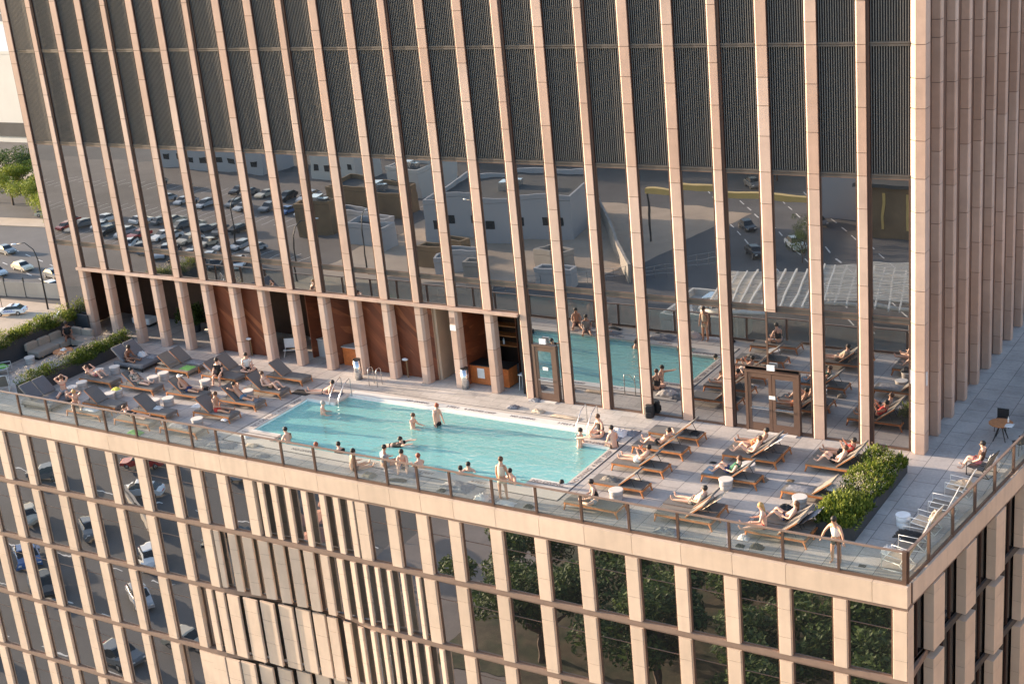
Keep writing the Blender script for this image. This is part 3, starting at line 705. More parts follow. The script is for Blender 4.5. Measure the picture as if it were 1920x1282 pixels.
# doors
def door(name, x0, x1, label, leaves):
    o = thing(name, label, 'door', ((x0+x1)/2, .035, 0)); wd = x1-x0
    b = MB(); b.box(-wd/2-.12,-wd/2,-.04,.12,0,2.72); b.box(wd/2,wd/2+.12,-.04,.12,0,2.72); b.box(-wd/2,wd/2,-.04,.12,2.62,2.72); b.build('door_frame', M['bronze'], o)
    lw = wd/leaves
    for k in range(leaves):
        xx = -wd/2+k*lw; b = MB()
        b.box(xx+.01,xx+.15,-.02,.04,.02,2.6); b.box(xx+lw-.15,xx+lw-.01,-.02,.04,.02,2.6); b.box(xx+.15,xx+lw-.15,-.02,.04,.02,.38); b.box(xx+.15,xx+lw-.15,-.02,.04,2.42,2.6)
        lf = b.build('door_leaf', M['bronze'], o)
        b = MB(); b.box(xx+.15,xx+lw-.15,0,.012,.38,2.42); b.build('door_glass', M['glass'], lf)
        b = MB(); b.box(xx+.12,xx+lw-.12,-.075,-.045,1.02,1.06); b.build('push_bar', M['steel'], lf)
    b = MB(); b.box(-.17,.17,-.10,-.02,2.80,3.04); b.build('exit_sign', M['whiteplastic'], o)
    b = MB(); b.box(-.14,.14,-.024,-.021,1.5,1.66); b.build('notice', M['paper'], o)
    b = MB(); b.box(-wd/2,wd/2,-.25,-.05,.005,.03); b.build('threshold', M['stool_top'], o)
door('glass_door', -17.25, -16.25, 'single bronze glass door with a white notice, right of the dark colonnade', 1)
door('double_door', -6.85, -4.70, 'bronze double glass door in front of the right group of loungers', 2)

# ================================================================== furniture
_mesh = {}
def cached(key, fn):
    if key not in _mesh: _mesh[key] = fn()
    return _mesh[key]
def lounger(x, y, rz, label, up=True, col='sling', back=38, frame='teak'):
    o = thing('sun_lounger', label, 'sun lounger', (x, y, 0), rz, 'teak sun loungers on the terrace')
    def fr():
        b = MB()
        for s in (-1, 1): b.box(-1.10, 1.10, s*.385-.025, s*.385+.025, .25, .315)
        b.box(1.10, 1.15, -.41, .41, .25, .315); b.box(-1.15, -1.10, -.41, .41, .25, .315); b.box(-.12,-.06,-.36,.36,.255,.30)
        return b.mesh('frame', M[frame])
    link('frame', cached('fr'+frame, fr), o)
    for sxx in (-1, 1):
        for s in (-1, 1):
            def lg(sxx=sxx, s=s):
                b = MB(); b.tube([(sxx*1.07, s*.385, .29), (sxx*1.12, s*.385, .15), (sxx*1.17, s*.385, 0)], [.048, .04, .028], 6); return b.mesh('leg', M[frame])
            link('leg', cached(('lg', frame, sxx, s), lg), o)
    def seat():
        b = MB(); b.box(-1.08, 1.10, -.372, .372, .317, .366)
        b.box(1.10, 1.16, -.372, .372, .20, .360)
        return b.mesh('seat', M[col])
    link('seat', cached(('seat', up, col), seat), o)
    if up:
        def bk():
            b = MB(); a = R(back); L_ = .95
            b.M = Matrix.Translation((-.11, 0, .37)) @ Matrix.Rotation(a, 4, 'Y')
            b.box(-L_, 0, -.37, .37, 0, .045); b.box(-L_, -.0, -.385, -.372, -.005, .03, 1); b.box(-L_, -.0, .372, .385, -.005, .03, 1)
            b.box(-L_-.045, -L_-.002, -.37, .37, -.015, .055)
            return b.mesh('backrest', [M[col], M[frame]])
        link('backrest', cached(('bk', col, back, frame), bk), o)
        def st():
            b = MB(); z = .34+.6*math.sin(R(back)); xx = -.11-.6*math.cos(R(back))
            for s in (-1,1): b.tube([(xx, s*.3, z), (xx-.22, s*.3, .28)], .014, 5)
            return b.mesh('support', M['dkmetal'])
        link('support', cached(('st', back), st), o)
    return o
def cushion(b, x0, x1, y0, y1, z0, z1, r=.05, mi=0):
    # soft block: octagonal in section
    p = [(x0+r,y0),(x1-r,y0),(x1,y0+r),(x1,y1-r),(x1-r,y1),(x0+r,y1),(x0,y1-r),(x0,y0+r)]
    c = ((x0+x1)/2, (y0+y1)/2)
    def ring(s, z): return [(c[0]+(x-c[0])*s, c[1]+(y-c[1])*s, z) for x, y in p]
    s1 = 1-r*1.2/max(.1, min(x1-x0, y1-y0)*.5)*.5
    vs = ring(s1, z0)+ring(1, z0+r)+ring(1, z1-r)+ring(s1, z1)
    fs = [tuple(range(7,-1,-1)), tuple(range(24,32))]+[(k*8+i, k*8+(i+1)%8, (k+1)*8+(i+1)%8, (k+1)*8+i) for k in range(3) for i in range(8)]
    b.add(vs, fs, mi)
def daybed(x, y, rz, label):
    o = thing('daybed', label, 'daybed', (x, y, 0), rz, 'wide charcoal daybeds')
    b = MB(); cushion(b, -1.05, 1.12, -.82, .82, .20, .40); b.build('mattress', M['daybed'], o)
    b = MB(); b.box(-1.1, 1.08, -.80, .80, .13, .195); b.build('base', M['dkmetal'], o)
    for sxx in (-.95, .95):
        for s in (-.7, .7):
            b = MB(); b.box(sxx-.04, sxx+.04, s-.04, s+.04, 0, .13); b.build('leg', M['dkmetal'], o)
    for s in (-.41, .41):
        b = MB(); b.M = Matrix.Translation((-.30, s, .40)) @ Matrix.Rotation(R(42), 4, 'Y'); cushion(b, -1.05, 0, -.39, .39, 0, .12); b.build('backrest', M['daybed'], o)
    return o
def stool(x, y, label, top='stool_top', body='stool', r=.28, h=.42, cat='side table'):
    o = thing('side_table', label, cat, (x, y, 0), 0, 'drum side tables beside the loungers')
    b = MB(); b.lathe([(r*.86,0),(r*.9,.02),(r*.9,h*.40),(r*.86,h*.43),(r*.9,h*.46),(r*.98,h*.9)], 24); b.build('drum', M[body], o, True)
    b = MB(); b.lathe([(r,h*.9),(r*1.02,h*.93),(r*1.02,h*.985),(r*.98,h)], 24); b.build('top', M[top], o)
    return o
rr = random.Random(3)
def bumpy(name, label, cat, x, y, z, sxx, syy, h, m, rz=0, group=None, seed=1, n=14):
    """crumpled cloth / towel heap: an irregular sheet lying on something"""
    q = random.Random(seed); b = MB(); vs = []; fs = []
    for i in range(n+1):
        for j in range(n+1):
            u, v = i/n*2-1, j/n*2-1
            k = max(0, 1-(abs(u)**3)*.9)*max(0, 1-(abs(v)**3)*.9)
            zz = h*k*(.45+.55*q.random())
            if i in (0, n) or j in (0, n): zz = .004
            vs.append((u*sxx*(1+.12*q.uniform(-1,1)), v*syy*(1+.12*q.uniform(-1,1)), zz))
    for i in range(n):
        for j in range(n):
            a = i*(n+1)+j; fs.append((a, a+n+1, a+n+2, a+1))
    b.add(vs, fs); o = b.build(name, M[m] if isinstance(m, str) else m, None, True, label=label, category=cat)
    o.location = (x, y, z); o.rotation_euler = (0, 0, rz)
    if group: o['group'] = group
    return o
PI = math.pi
# right-hand loungers (heads towards the planter)
FX = [(-9.28), (-5.45), (-2.03)]
lounger(FX[0], -1.94, PI, 'empty teak lounger nearest the glass wall in the row beside the pool', True)
lounger(FX[0], -3.48, PI, 'poolside teak lounger second from the glass wall, man in black shorts on it', True)
lounger(FX[0], -5.28, PI, 'teak lounger beside the pool end holding a person with a pink book', True)
lounger(FX[0]+.05, -7.15, PI+.0, 'teak lounger beside the pool end with a grey mesh bag on its seat', True)
lounger(FX[0]-.05, -9.1, PI, 'flat teak lounger at the front railing under a woman in a black tank top', False, 'sling2')
lounger(-5.65, -8.72, PI, 'teak lounger nearest the railing in the pair under the beige robe', True, 'sling2')
lounger(-5.70, -7.88, PI, 'teak lounger holding a person wrapped in a beige robe', True)
lounger(FX[1], -2.97, PI, 'front teak lounger of the pair before the double door, woman in light swimwear on it', True)
lounger(FX[1], -2.14, PI, 'rear teak lounger of the pair before the double door, two white shirts over its back', True)
lounger(FX[1], -5.0, PI, 'teak lounger in the middle of the right group with a person in navy shorts', True)
lounger(FX[2], -2.72, PI, 'taupe padded lounger at the planter, front one of the pair with two people', True, 'sling2')
lounger(FX[2], -1.92, PI, 'taupe padded lounger at the planter, rear one of the pair with two people', True, 'sling2')
lounger(FX[2], -5.28, PI, 'teak lounger half behind the planter leaves with a grey patterned towel', True, 'sling2')
lounger(FX[2], -8.75, PI, 'padded lounger near the railing with a woman in a red bikini on its foot', True, 'sling2')
lounger(FX[2], -7.93, PI, 'padded lounger next to the planter end, woman lying with raised knee', True, 'sling2')
# left-hand loungers (heads to the left)
A, B_, C2, D = -30.62, -34.05, -37.35, -40.3
lounger(A, -1.95, 0, 'empty grey teak lounger nearest the colonnade at the left pool end', True)
lounger(A+.1, -3.72, 0, 'teak lounger at the pool corner with a woman lying with one knee bent', True)
lounger(A-.05, -5.35, 0, 'teak lounger beside the pool with a man holding his arms over his head', True)
lounger(A-.25, -6.95, 0, 'teak lounger beside the pool with a bare backed man sitting up', True)
lounger(B_, -2.1, 0, 'rear lounger of a pair by the colonnade, under the man in a white shirt', True)
lounger(B_-.05, -2.95, 0, 'front teak lounger of a pair, white towel draped over its raised back', True)
lounger(B_-.05, -5.45, 0, 'teak lounger in the left group with a man in a white cap lying on it', True)
lounger(B_, -7.85, 0, 'empty grey lounger with a white bag on its seat, behind the railing', True)
lounger(B_, -8.98, 0, 'teak lounger next to the railing with a woman in black lying on it', False, 'sling2')
lounger(A-.42, -8.98, 0, 'low flat teak lounger by the railing left of the pool, clothes spread on it', False, 'sling2')
lounger(C2, -2.1, 0, 'rear grey lounger of the empty pair between the daybed and the white towel', True)
lounger(C2, -2.95, 0, 'front lounger of the empty pair with bare orange frame, green cloth on its foot', True, 'sling2')
lounger(C2+.05, -5.5, 0, 'teak lounger in the left group with a woman in a patterned dress', True)
lounger(C2, -7.95, 0, 'empty grey lounger with raised back beside the woman in the bikini', True)
lounger(C2, -8.98, 0, 'orange teak lounger by the railing, woman in a bikini sitting at its head', False, 'sling2')
lounger(D, -5.5, 0, 'teak lounger beside the left planter, man in pink shorts lying on it', False, 'sling')
daybed(-40.35, -2.75, 0, 'wide charcoal daybed near the colonnade with a brown skinned man on it')
daybed(-40.75, -8.55, 0, 'wide charcoal daybed beside the left planter end, behind the railing')
for (x, y, l) in ((-5.45,-5.75+.15,'pale drum table in front of the lounger with the person in navy shorts'),(-5.2,-4.0,'pale drum table between the pair of loungers and the navy shorts lounger'),(-2.28,-6.05,'pale drum table between the planter loungers, glass bottle on top'),
    (-2.35,-7.15,'pale drum table under the black hat'),(-9.02,-7.95,'drum table beside the black tank top lounger'),
    (-40.7,-4.1,'drum table in front of the charcoal daybed near the colonnade'),(-41.2,-4.75,'pale drum table behind the man in pink shorts'),(-40.65,-6.4,'drum table nearest the left planter'),
    (-37.9,-6.6,'drum table with a yellow cloth on top'),(-37.4,-4.6,'drum table behind the woman in the patterned dress'),(-37.3,-3.95,'drum table in front of the green cloth lounger'),
    (-34.3,-4.05,'drum table below the person in the black shirt'),(-34.4,-6.55,'pale drum table in front of the man with the white cap'),(-34.9,-7.0,'drum table half hidden behind the empty grey lounger with the white bag'),
    (-37.9,-7.1,'white topped drum table behind the raised grey back beside the bikini woman'),(-31.1,-4.45,'white topped drum table between the two poolside loungers with people'),(-31.0,-8.1,'drum table by the low flat lounger left of the pool'),
    (-46.8,-4.55,'concrete drum stool at the end of the taupe sofa'),(-40.6,-7.1,'small white drum table behind the woman on the daybed')):
    stool(x, y, l)
stool(1.66, -6.2, 'tall white drum stool on the right walkway beside the planter', 'whiteplastic', 'whiteplastic', .26, .46)
# planters and hedges
def foliage(par, name, x0, x1, y0, y1, z0, z1, n, m, s=.07, seed=0, tall=.25, upright=.3):
    q = random.Random(seed); vs = []; fs = []
    nc = max(6, int((x1-x0)*(y1-y0)*2.2)); cl = [(q.uniform(x0, x1), q.uniform(y0, y1), q.uniform(.18, .42), q.uniform(.35, 1.1)) for _ in range(nc)]
    for i in range(n):
        c = cl[q.randrange(nc)]
        x = min(x1+.1, max(x0-.1, q.gauss(c[0], c[2]*.6))); y = min(y1+.1, max(y0-.1, q.gauss(c[1], c[2]*.75)))
        if q.random() < .22: x = q.uniform(x0, x1); y = q.uniform(y0, y1)
        hh = z0+(z1-z0)*c[3]*(1-.45*(abs((x-(x0+x1)/2)/((x1-x0)/2))**2.5)); hh0 = z0+(z1-z0)*(.55+.45*math.sin(x*3.1+1.7*math.sin(y*1.3))*math.cos(y*2.3+seed))*(1-.5*(abs((x-(x0+x1)/2)/((x1-x0)/2))**2.5))
        z = z0+(hh-z0)*(1-q.random()**2.2)+q.uniform(0, tall)*(q.random()**4)
        a = q.uniform(0, 6.28); l = s*q.uniform(.6, 1.6); w_ = l*q.uniform(.25,.5)
        e = q.uniform(-.2, 1.2) if q.random() > upright else 1.3
        d = Vector((math.cos(a)*math.cos(e), math.sin(a)*math.cos(e), math.sin(e))); u = Vector((-math.sin(a), math.cos(a), q.uniform(-.4,.4))).normalized()
        p = Vector((x, y, z)); k = len(vs)
        vs += [p, p+d*l*.5+u*w_*.5, p+d*l, p+d*l*.5-u*w_*.5]; fs.append((k, k+1, k+2, k+3))
    me = bpy.data.meshes.new(name); me.from_pydata([tuple(v) for v in vs], [], fs); me.materials.append(M[m]); me.update()
    return link(name, me, par)
pl = thing('planter', 'long dark planter of bright yellow green leaves at the right end of the loungers', 'planter')
b = MB(); b.box(-.95,.48,-7.95,-1.85,0,.55); b.box(-.87,.40,-7.87,-1.93,.47,.555,1); b.build('box', [M['planter'], M['soil']], pl)
foliage(pl, 'foliage', -1.0, .44, -8.0, -1.95, .44, .84, 15000, 'leaf', .12, 5)
foliage(pl, 'light_foliage', -1.05, .44, -8.0, -1.95, .5, .92, 6000, 'leaf_yel', .12, 5)
foliage(pl, 'flowers', -1.0, .4, -6.0, -2.0, .7, 1.05, 1500, 'flower', .045, 5, .2)
pl = thing('planter', 'dark planter of grasses and pale flowers between the sofa corner and the left loungers', 'planter')
b = MB(); b.box(-43.5,-42.7,-8.2,-.7,0,.58); b.box(-43.45,-42.75,-8.1,-.8,.5,.585,1); b.build('box', [M['planter'], M['soil']], pl)
foliage(pl, 'foliage', -43.6, -42.6, -8.3, -.6, .5, .98, 9000, 'leaf', .11, 8)
foliage(pl, 'flowers', -43.6, -42.7, -8.3, -.6, .8, 1.3, 1800, 'flower', .045, 9, .3)
pl = thing('hedge_planter', 'dark planter wall topped by a green hedge at the far left terrace end', 'hedge')
b = MB(); b.box(-48.75,-48.05,-9.9,-.15,0,1.12); b.box(-48.7,-48.1,-9.8,-.2,1.05,1.125,1); b.box(-48.04,-46.9,-.12,0.02,0,1.3); b.build('box', [M['planter'], M['soil']], pl)
foliage(pl, 'foliage', -48.95, -47.85, -10, -.1, 1.0, 1.6, 14000, 'leaf_dk', .11, 11)
foliage(pl, 'light_foliage', -48.9, -47.9, -10, -.1, 1.3, 1.75, 4000, 'leaf_yel', .1, 12)
foliage(pl, 'flowers', -48.9, -48, -10, -3.5, 1.45, 1.9, 700, 'flower', .05, 13, .3)

# sofa corner
so_ = thing('corner_sofa', 'taupe L-shaped sofa along the hedge', 'sofa', (-47.2,-2.4,0))
b = MB(); cushion(b, -.45,.45,-1.6,-.05,.12,.46); b.build('seat_cushion', M['sofa'], so_)
b = MB(); cushion(b, -.45,.45,.0,1.5,.12,.46); b.build('seat_cushion', M['sofa'], so_)
b = MB(); cushion(b, .5,1.7,.65,1.5,.12,.46); b.build('seat_cushion', M['sofa'], so_)
for y0 in (-1.6,-.75,.1): 
    b = MB(); cushion(b, -.62,-.40,y0,y0+.82,.40,.85); b.build('back_cushion', M['sofa'], so_)
for x0 in (-.3,.6): 
    b = MB(); cushion(b, x0,x0+.85,1.42,1.66,.40,.85); b.build('back_cushion', M['sofa'], so_)
b = MB(); b.box(-.6,.42,-1.58,1.6,.03,.118); b.box(.42,1.68,.68,1.6,.03,.118); b.build('base', M['dkmetal'], so_)
ot = thing('ottoman', 'long taupe upholstered bench behind the left planter', 'bench', (-44.9,-1.9,0))
b = MB(); cushion(b,-.55,.75,-.45,.45,.14,.48); b.build('cushion', M['sofa'], ot)
b = MB(); b.box(-.5,.7,-.4,.4,.03,.138); b.build('base', M['dkmetal'], ot)
tb = thing('coffee_table', 'low round wooden coffee table with a white tray beside the taupe sofa', 'table', (-45.7,-3.15,0))
b = MB(); b.lathe([(.52,.34),(.55,.36),(.55,.40),(.52,.41)], 28); b.build('table_top', M['teak'], tb)
for a in (20,140,260):
    b = MB(); b.tube([(.35*math.cos(R(a)),.35*math.sin(R(a)),0),(.25*math.cos(R(a)),.25*math.sin(R(a)),.35)],.03,6); b.build('leg', M['dkmetal'], tb)
b = MB(); b.box(-.18,.12,-.12,.12,.412,.44); b.box(-.05,.1,-.05,.08,.44,.52); tr = b.build('tray', M['paper'], None, label='white tray on the low round coffee table', category='tray'); tr.location = (-45.7,-3.1,0)
def tub(x, y, rz, label):
    o = thing('armchair', label, 'armchair', (x,y,0), rz)
    b = MB(); cushion(b,-.35,.35,-.35,.35,.14,.42); b.build('seat', M['sling2'], o)
    b = MB(); cushion(b,-.42,-.28,-.4,.4,.3,.82); b.build('backrest', M['sling2'], o)
    for s in (-1,1):
        b = MB(); cushion(b,-.4,.3,s*.42-.07,s*.42+.07,.3,.6); b.build('armrest', M['sling2'], o)
    b = MB(); b.box(-.3,.3,-.3,.3,.03,.138); b.build('base', M['dkmetal'], o)
tub(-44.65,-3.1,PI,'taupe armchair between the round coffee table and the planter')
def lchair(x, y, rz, label, sling='towelb', metal='whitemetal', group='white framed lounge chairs'):
    o = thing('lounge_chair', label, 'lounge chair', (x,y,0), rz, group)
    for s in (-1, 1):
        b = MB(); yy = s*.36
        b.tube([(.42,yy,.0),(.40,yy,.56),(-.30,yy,.50)], .018, 6); b.tube([(.42,yy,.0),(-.48,yy,.02)], .018, 6); b.tube([(-.20,yy,.30),(-.48,yy,.02)], .018, 6); b.tube([(.38,yy,.36),(-.24,yy,.28),(-.55,yy,.95)], .018, 6)
        b.build('side_frame', M[metal], o, True)
    b = MB(); b.tube([(.38,-.36,.36),(.38,.36,.36)],.015,6); b.tube([(-.55,-.36,.95),(-.55,.36,.95)],.015,6); b.tube([(-.48,-.36,.02),(-.48,.36,.02)],.015,6); b.build('cross_bar', M[metal], o, True)
    b = MB(); b.add([(.38,-.33,.37),(.38,.33,.37),(-.22,.33,.30),(-.22,-.33,.30),(.38,-.33,.34),(.38,.33,.34),(-.22,.33,.27),(-.22,-.33,.27)],[(0,1,2,3),(7,6,5,4),(0,4,5,1),(1,5,6,2),(2,6,7,3),(3,7,4,0)]); b.build('seat', M[sling], o)
    b = MB(); b.add([(-.22,-.33,.30),(-.22,.33,.30),(-.54,.33,.94),(-.54,-.33,.94),(-.25,-.33,.28),(-.25,.33,.28),(-.57,.33,.92),(-.57,-.33,.92)],[(0,1,2,3),(7,6,5,4),(0,4,5,1),(1,5,6,2),(2,6,7,3),(3,7,4,0)]); b.build('backrest', M[sling], o)
    return o
lchair(2.40,-9.15,PI-.15,'white framed sling chair in the right front corner of the terrace','towelb')
lchair(2.42,-7.55,PI+.1,'white framed lounge chair with a dark jacket over it, second along the right railing','sling')
lchair(2.45,-6.2,PI-.1,'white framed lounge chair with a beige towel and dark bag, third along the right railing','towelb')
lchair(2.62,-4.7,PI+.05,'empty white framed lounge chair in the middle of the right railing','sling2')
lchair(2.75,-3.0,PI,'white framed lounge chair with a rolled blanket, next to the seated man','towelb')
lchair(3.05,-1.0,PI-.2,'dark framed lounge chair the man in the black shirt sits in','sling','dkmetal')
lchair(-47.1,-6.2,.6,'white framed armchair with a bright green cloth beside the hedge','whiteplastic')
lchair(-44.9,-8.0,2.4,'white framed chair with a raised dark edged back behind the left planter','sling2')
lchair(-46.0,-9.0,2.2,'white framed chair with grey sling next to the front railing at the far left','sling2')
bumpy('cloth','bright green cloth lying on the white armchair by the hedge','towel',-47.05,-6.15,.38,.28,.22,.18,'green',seed=4)
# dining tables at the right end
def dtable(x, y, label, h=.74, r=.48):
    o = thing('dining_table', label, 'table', (x,y,0))
    b = MB(); b.lathe([(r-.02,h-.035),(r,h-.02),(r,h),(r-.01,h+.003)], 12); b.build('table_top', M['teak'], o)
    for a in (45,135,225,315):
        b = MB(); b.tube([(.34*math.cos(R(a)),.34*math.sin(R(a)),0),(.04*math.cos(R(a)),.04*math.sin(R(a)),h-.04)],[.02,.03],6); b.build('leg', M['dkmetal'], o)
def dchair(x, y, rz, label):
    o = thing('dining_chair', label, 'chair', (x,y,0), rz, 'dark dining chairs')
    for sx_ in (-.2,.2):
        for s in (-.2,.2):
            b = MB(); b.tube([(sx_*1.15,s*1.15,0),(sx_,s,.44)],.014,5); b.build('leg', M['dkmetal'], o)
    b = MB(); b.box(-.23,.23,-.23,.23,.44,.475); b.build('seat', M['blackbag'], o)
    b = MB(); b.box(-.25,-.215,-.23,.23,.48,.86); b.build('backrest', M['blackbag'], o)
dtable(2.95,2.35,'round orange topped table with splayed dark legs on the right walkway')
dtable(4.2,6.8,'orange topped table partly cut off by the right frame edge')
dchair(2.75,3.3,-PI/2,'dark square backed chair behind the round orange table')
dchair(3.5,5.6,-PI/2-.4,'dark chair at the table on the right frame edge')
dchair(3.95,1.35,2.4,'dark chair with arms behind the right railing beside the round table')
b = MB(); b.lathe([(.035,0),(.035,.14),(.012,.18),(.012,.24)],10); o = b.build('bottle', M['paper'], None, label='white bottle standing on the round orange table', category='bottle'); o.location=(3.2,2.5,.746)
bumpy('napkin','white cloth hanging over the right edge of the round orange table','cloth',3.32,2.15,.745,.16,.2,.05,'towel',seed=9)
pt = thing('potted_plant','dark leaved plant at the right frame edge above the terrace tables','plant',(4.35,8.2,0))
b = MB(); b.lathe([(.2,0),(.28,.5)],14); b.build('pot', M['planter'], pt)
foliage(pt,'foliage',-.5,.5,-.5,.5,.5,1.5,500,'leaf_tree',.35,3)
# arcade furniture
o = thing('bar_counter','orange wooden counter with pale top in a dark bay of the colonnade','counter',(-28.6,1.3,0)); b = MB(); b.box(-.75,.75,-.4,.4,0,.95); b.build('body', M['orange'], o); b = MB(); b.box(-.8,.8,-.45,.45,.953,1.0); b.build('counter_top', M['counter_top'], o)
o = thing('bar_counter','grey counter with glasses in a dark bay of the colonnade','counter',(-31.2,1.9,0)); b = MB(); b.box(-.7,.5,-.4,.4,0,.93); b.build('body', M['grey_wall'], o); b = MB(); b.box(-.75,.55,-.45,.45,.933,.98); b.build('counter_top', M['counter_top'], o)
o = thing('towel_counter','orange towel counter with a white notice under the open shelves','counter',(-20.3,1.15,0)); b = MB(); b.box(-1.15,1.0,-.4,.4,.05,.98); b.build('body', M['orange'], o); b = MB(); b.box(-1.2,1.05,-.45,.45,.983,1.03); b.build('counter_top', M['dkmetal'], o); b = MB(); b.box(-.75,-.35,-.412,-.404,.35,.85); b.build('notice', M['paper'], o)
o = thing('towel_shelf','tall open shelf unit with dark wooden shelves right of the tan wall','shelf',(-20.9,3.0,0))
for z in (1.3,1.8,2.3,2.8,3.3):
    b = MB(); b.box(-.95,.95,-.25,.25,z,z+.05); b.build('shelf', M['teak'], o)
for xx in (-1.0,.955):
    b = MB(); b.box(xx,xx+.045,-.28,.28,0,3.7); b.build('side_panel', M['woodwall'], o)
b = MB(); b.lathe([(.05,0),(.05,.2),(.02,.26),(.02,.3)],10); q = b.build('bottle', M['whiteplastic'], None, label='white bottle on the lowest towel shelf', category='bottle'); q.location=(-20.8,2.9,1.352)
def bin_(x, y, label):
    o = thing('litter_bin', label, 'bin', (x,y,0)); b = MB(); b.lathe([(.19,0),(.19,1.02)],20); b.build('body', M['steel'], o, True); b = MB(); b.lathe([(.2,1.02),(.2,1.06),(.13,1.062)],20); b.build('lid', M['dkmetal'], o)
bin_(-27.3,-.55,'steel cylinder bin in front of the colonnade by the grab loops'); bin_(-21.35,.1,'steel cylinder bin beside the towel shelves')
o = thing('parasol_base','folded white chair in a dark bay of the colonnade','chair',(-33.0,1.2,0),.4,None); o.name='folding_chair'
b = MB(); b.box(-.4,.4,-.02,.02,.45,.95); b.build('backrest', M['whiteplastic'], o); b = MB(); b.tube([(-.38,0,.45),(-.38,-.35,0)],.02,5); b.tube([(.38,0,.45),(.38,-.35,0)],.02,5); b.tube([(-.38,-.4,.42),(.38,-.4,.42),(.38,0,.45)],.02,5); b.build('frame', M['whitemetal'], o)
o = thing('bench','low pale cushioned bench in the leftmost dark bay','bench',(-45.3,2.6,0)); b = MB(); cushion(b,-.7,.7,-.35,.35,.15,.5); b.build('seat', M['whiteplastic'], o); b = MB(); b.box(-.6,.6,-.3,.3,0,.148); b.build('base', M['dkmetal'], o)
for (x,y,l,s_) in ((-41.3,2.6,'bushy potted plant in the dark colonnade bay nearer the left',1.0),(-39.3,2.9,'tall potted plant in the dark colonnade bay beside the wood panels',1.3)):
    o = thing('potted_plant', l, 'plant', (x,y,0)); b = MB(); b.lathe([(.25,0),(.33,.6)],14); b.build('pot', M['planter'], o); foliage(o,'foliage',-.6,.6,-.6,.6,.55,1.6*s_,900,'leaf_tree',.2,int(x*7))
o = thing('stone_table','round pale table in the dark colonnade bay','table',(-38.9,1.6,0)); b = MB(); b.lathe([(.3,0),(.1,.1),(.1,.68),(.5,.70),(.5,.74)],18); b.build('pedestal', M['concrete'], o, True)
o = thing('trolley','small grey drinks trolley beside the wood panels','trolley',(-37.9,.9,0)); b = MB(); b.box(-.3,.3,-.25,.25,.5,.95); b.box(-.35,.35,-.3,.3,.953,.99); b.build('body', M['grey_wall'], o)
for a,c in ((-.25,-.2),(.25,-.2),(.25,.2),(-.25,.2)):
    b = MB(); b.box(a-.02,a+.02,c-.02,c+.02,0,.5); b.build('leg', M['dkmetal'], o)
for (x, l) in ((-35.2,'small white spotlight on a stand before the left wood panels'),(-25.0,'white tap and wash stand before the right wood panels')):
    o = thing('shower_stand', l, 'stand', (x,.45,0)); b = MB(); b.tube([(0,0,0),(0,0,.95)],.04,6); b.build('post', M['brown_wall'], o); b = MB(); b.ell((0,-.1,.98),(.18,.12,.06)); b.build('head', M['whiteplastic'], o)
o = thing('wall_sign','white towel sign with hanging keys on the pier by the shelves','sign',(C_[11]+.26,-.03,3.1)); b = MB(); b.box(-.16,.16,-.02,.02,-.15,.12); b.build('plate', M['paper'], o)
for k in range(4):
    b = MB(); b.box(-.13+k*.07,-.11+k*.07,-.02,.0,.18,.5); b.build('hook', M['signblack'], o)
o = thing('high_chair','white slim stool with dark cloth beside the single glass door','stool',(-18.6,.9,0)); b = MB(); b.tube([(-.15,-.15,0),(-.1,-.1,.75)],.02,5); b.tube([(.15,-.15,0),(.1,-.1,.75)],.02,5); b.tube([(-.15,.15,0),(-.1,.1,.75)],.02,5); b.tube([(.15,.15,0),(.1,.1,.75)],.02,5); b.build('frame', M['whitemetal'], o); b = MB(); b.box(-.16,.16,-.16,.16,.752,.79); b.build('seat', M['whiteplastic'], o)

# things lying about
def backpack(x,y,z,rz,label,s=1,m='blackbag'):
    o = thing('backpack', label, 'backpack', (x,y,z), rz)
    b = MB(); cushion(b,-.16*s,.16*s,-.13*s,.13*s,0,.46*s,.06); b.build('body', M[m], o)
    b = MB(); cushion(b,-.12*s,.12*s,-.21*s,-.135*s,.04,.24*s,.03); b.build('pocket', M[m], o)
    for k in (-1,1):
        b = MB(); b.tube([(k*.09*s,.13*s,.42*s),(k*.12*s,.2*s,.3*s),(k*.1*s,.14*s,.05)],.018,5); b.build('strap', M[m], o)
backpack(-11.45,-.18,0,.3,'black backpack standing against the glass wall',1.25)
backpack(-33.55,-4.85,.0,0,'black tote bag beside the man with the white cap')
bumpy('towel','white towel draped over the raised back of the front paired lounger','towel',-34.72,-2.95,.62,.42,.36,.05,'towel',seed=21).rotation_euler = (0,R(38),0)
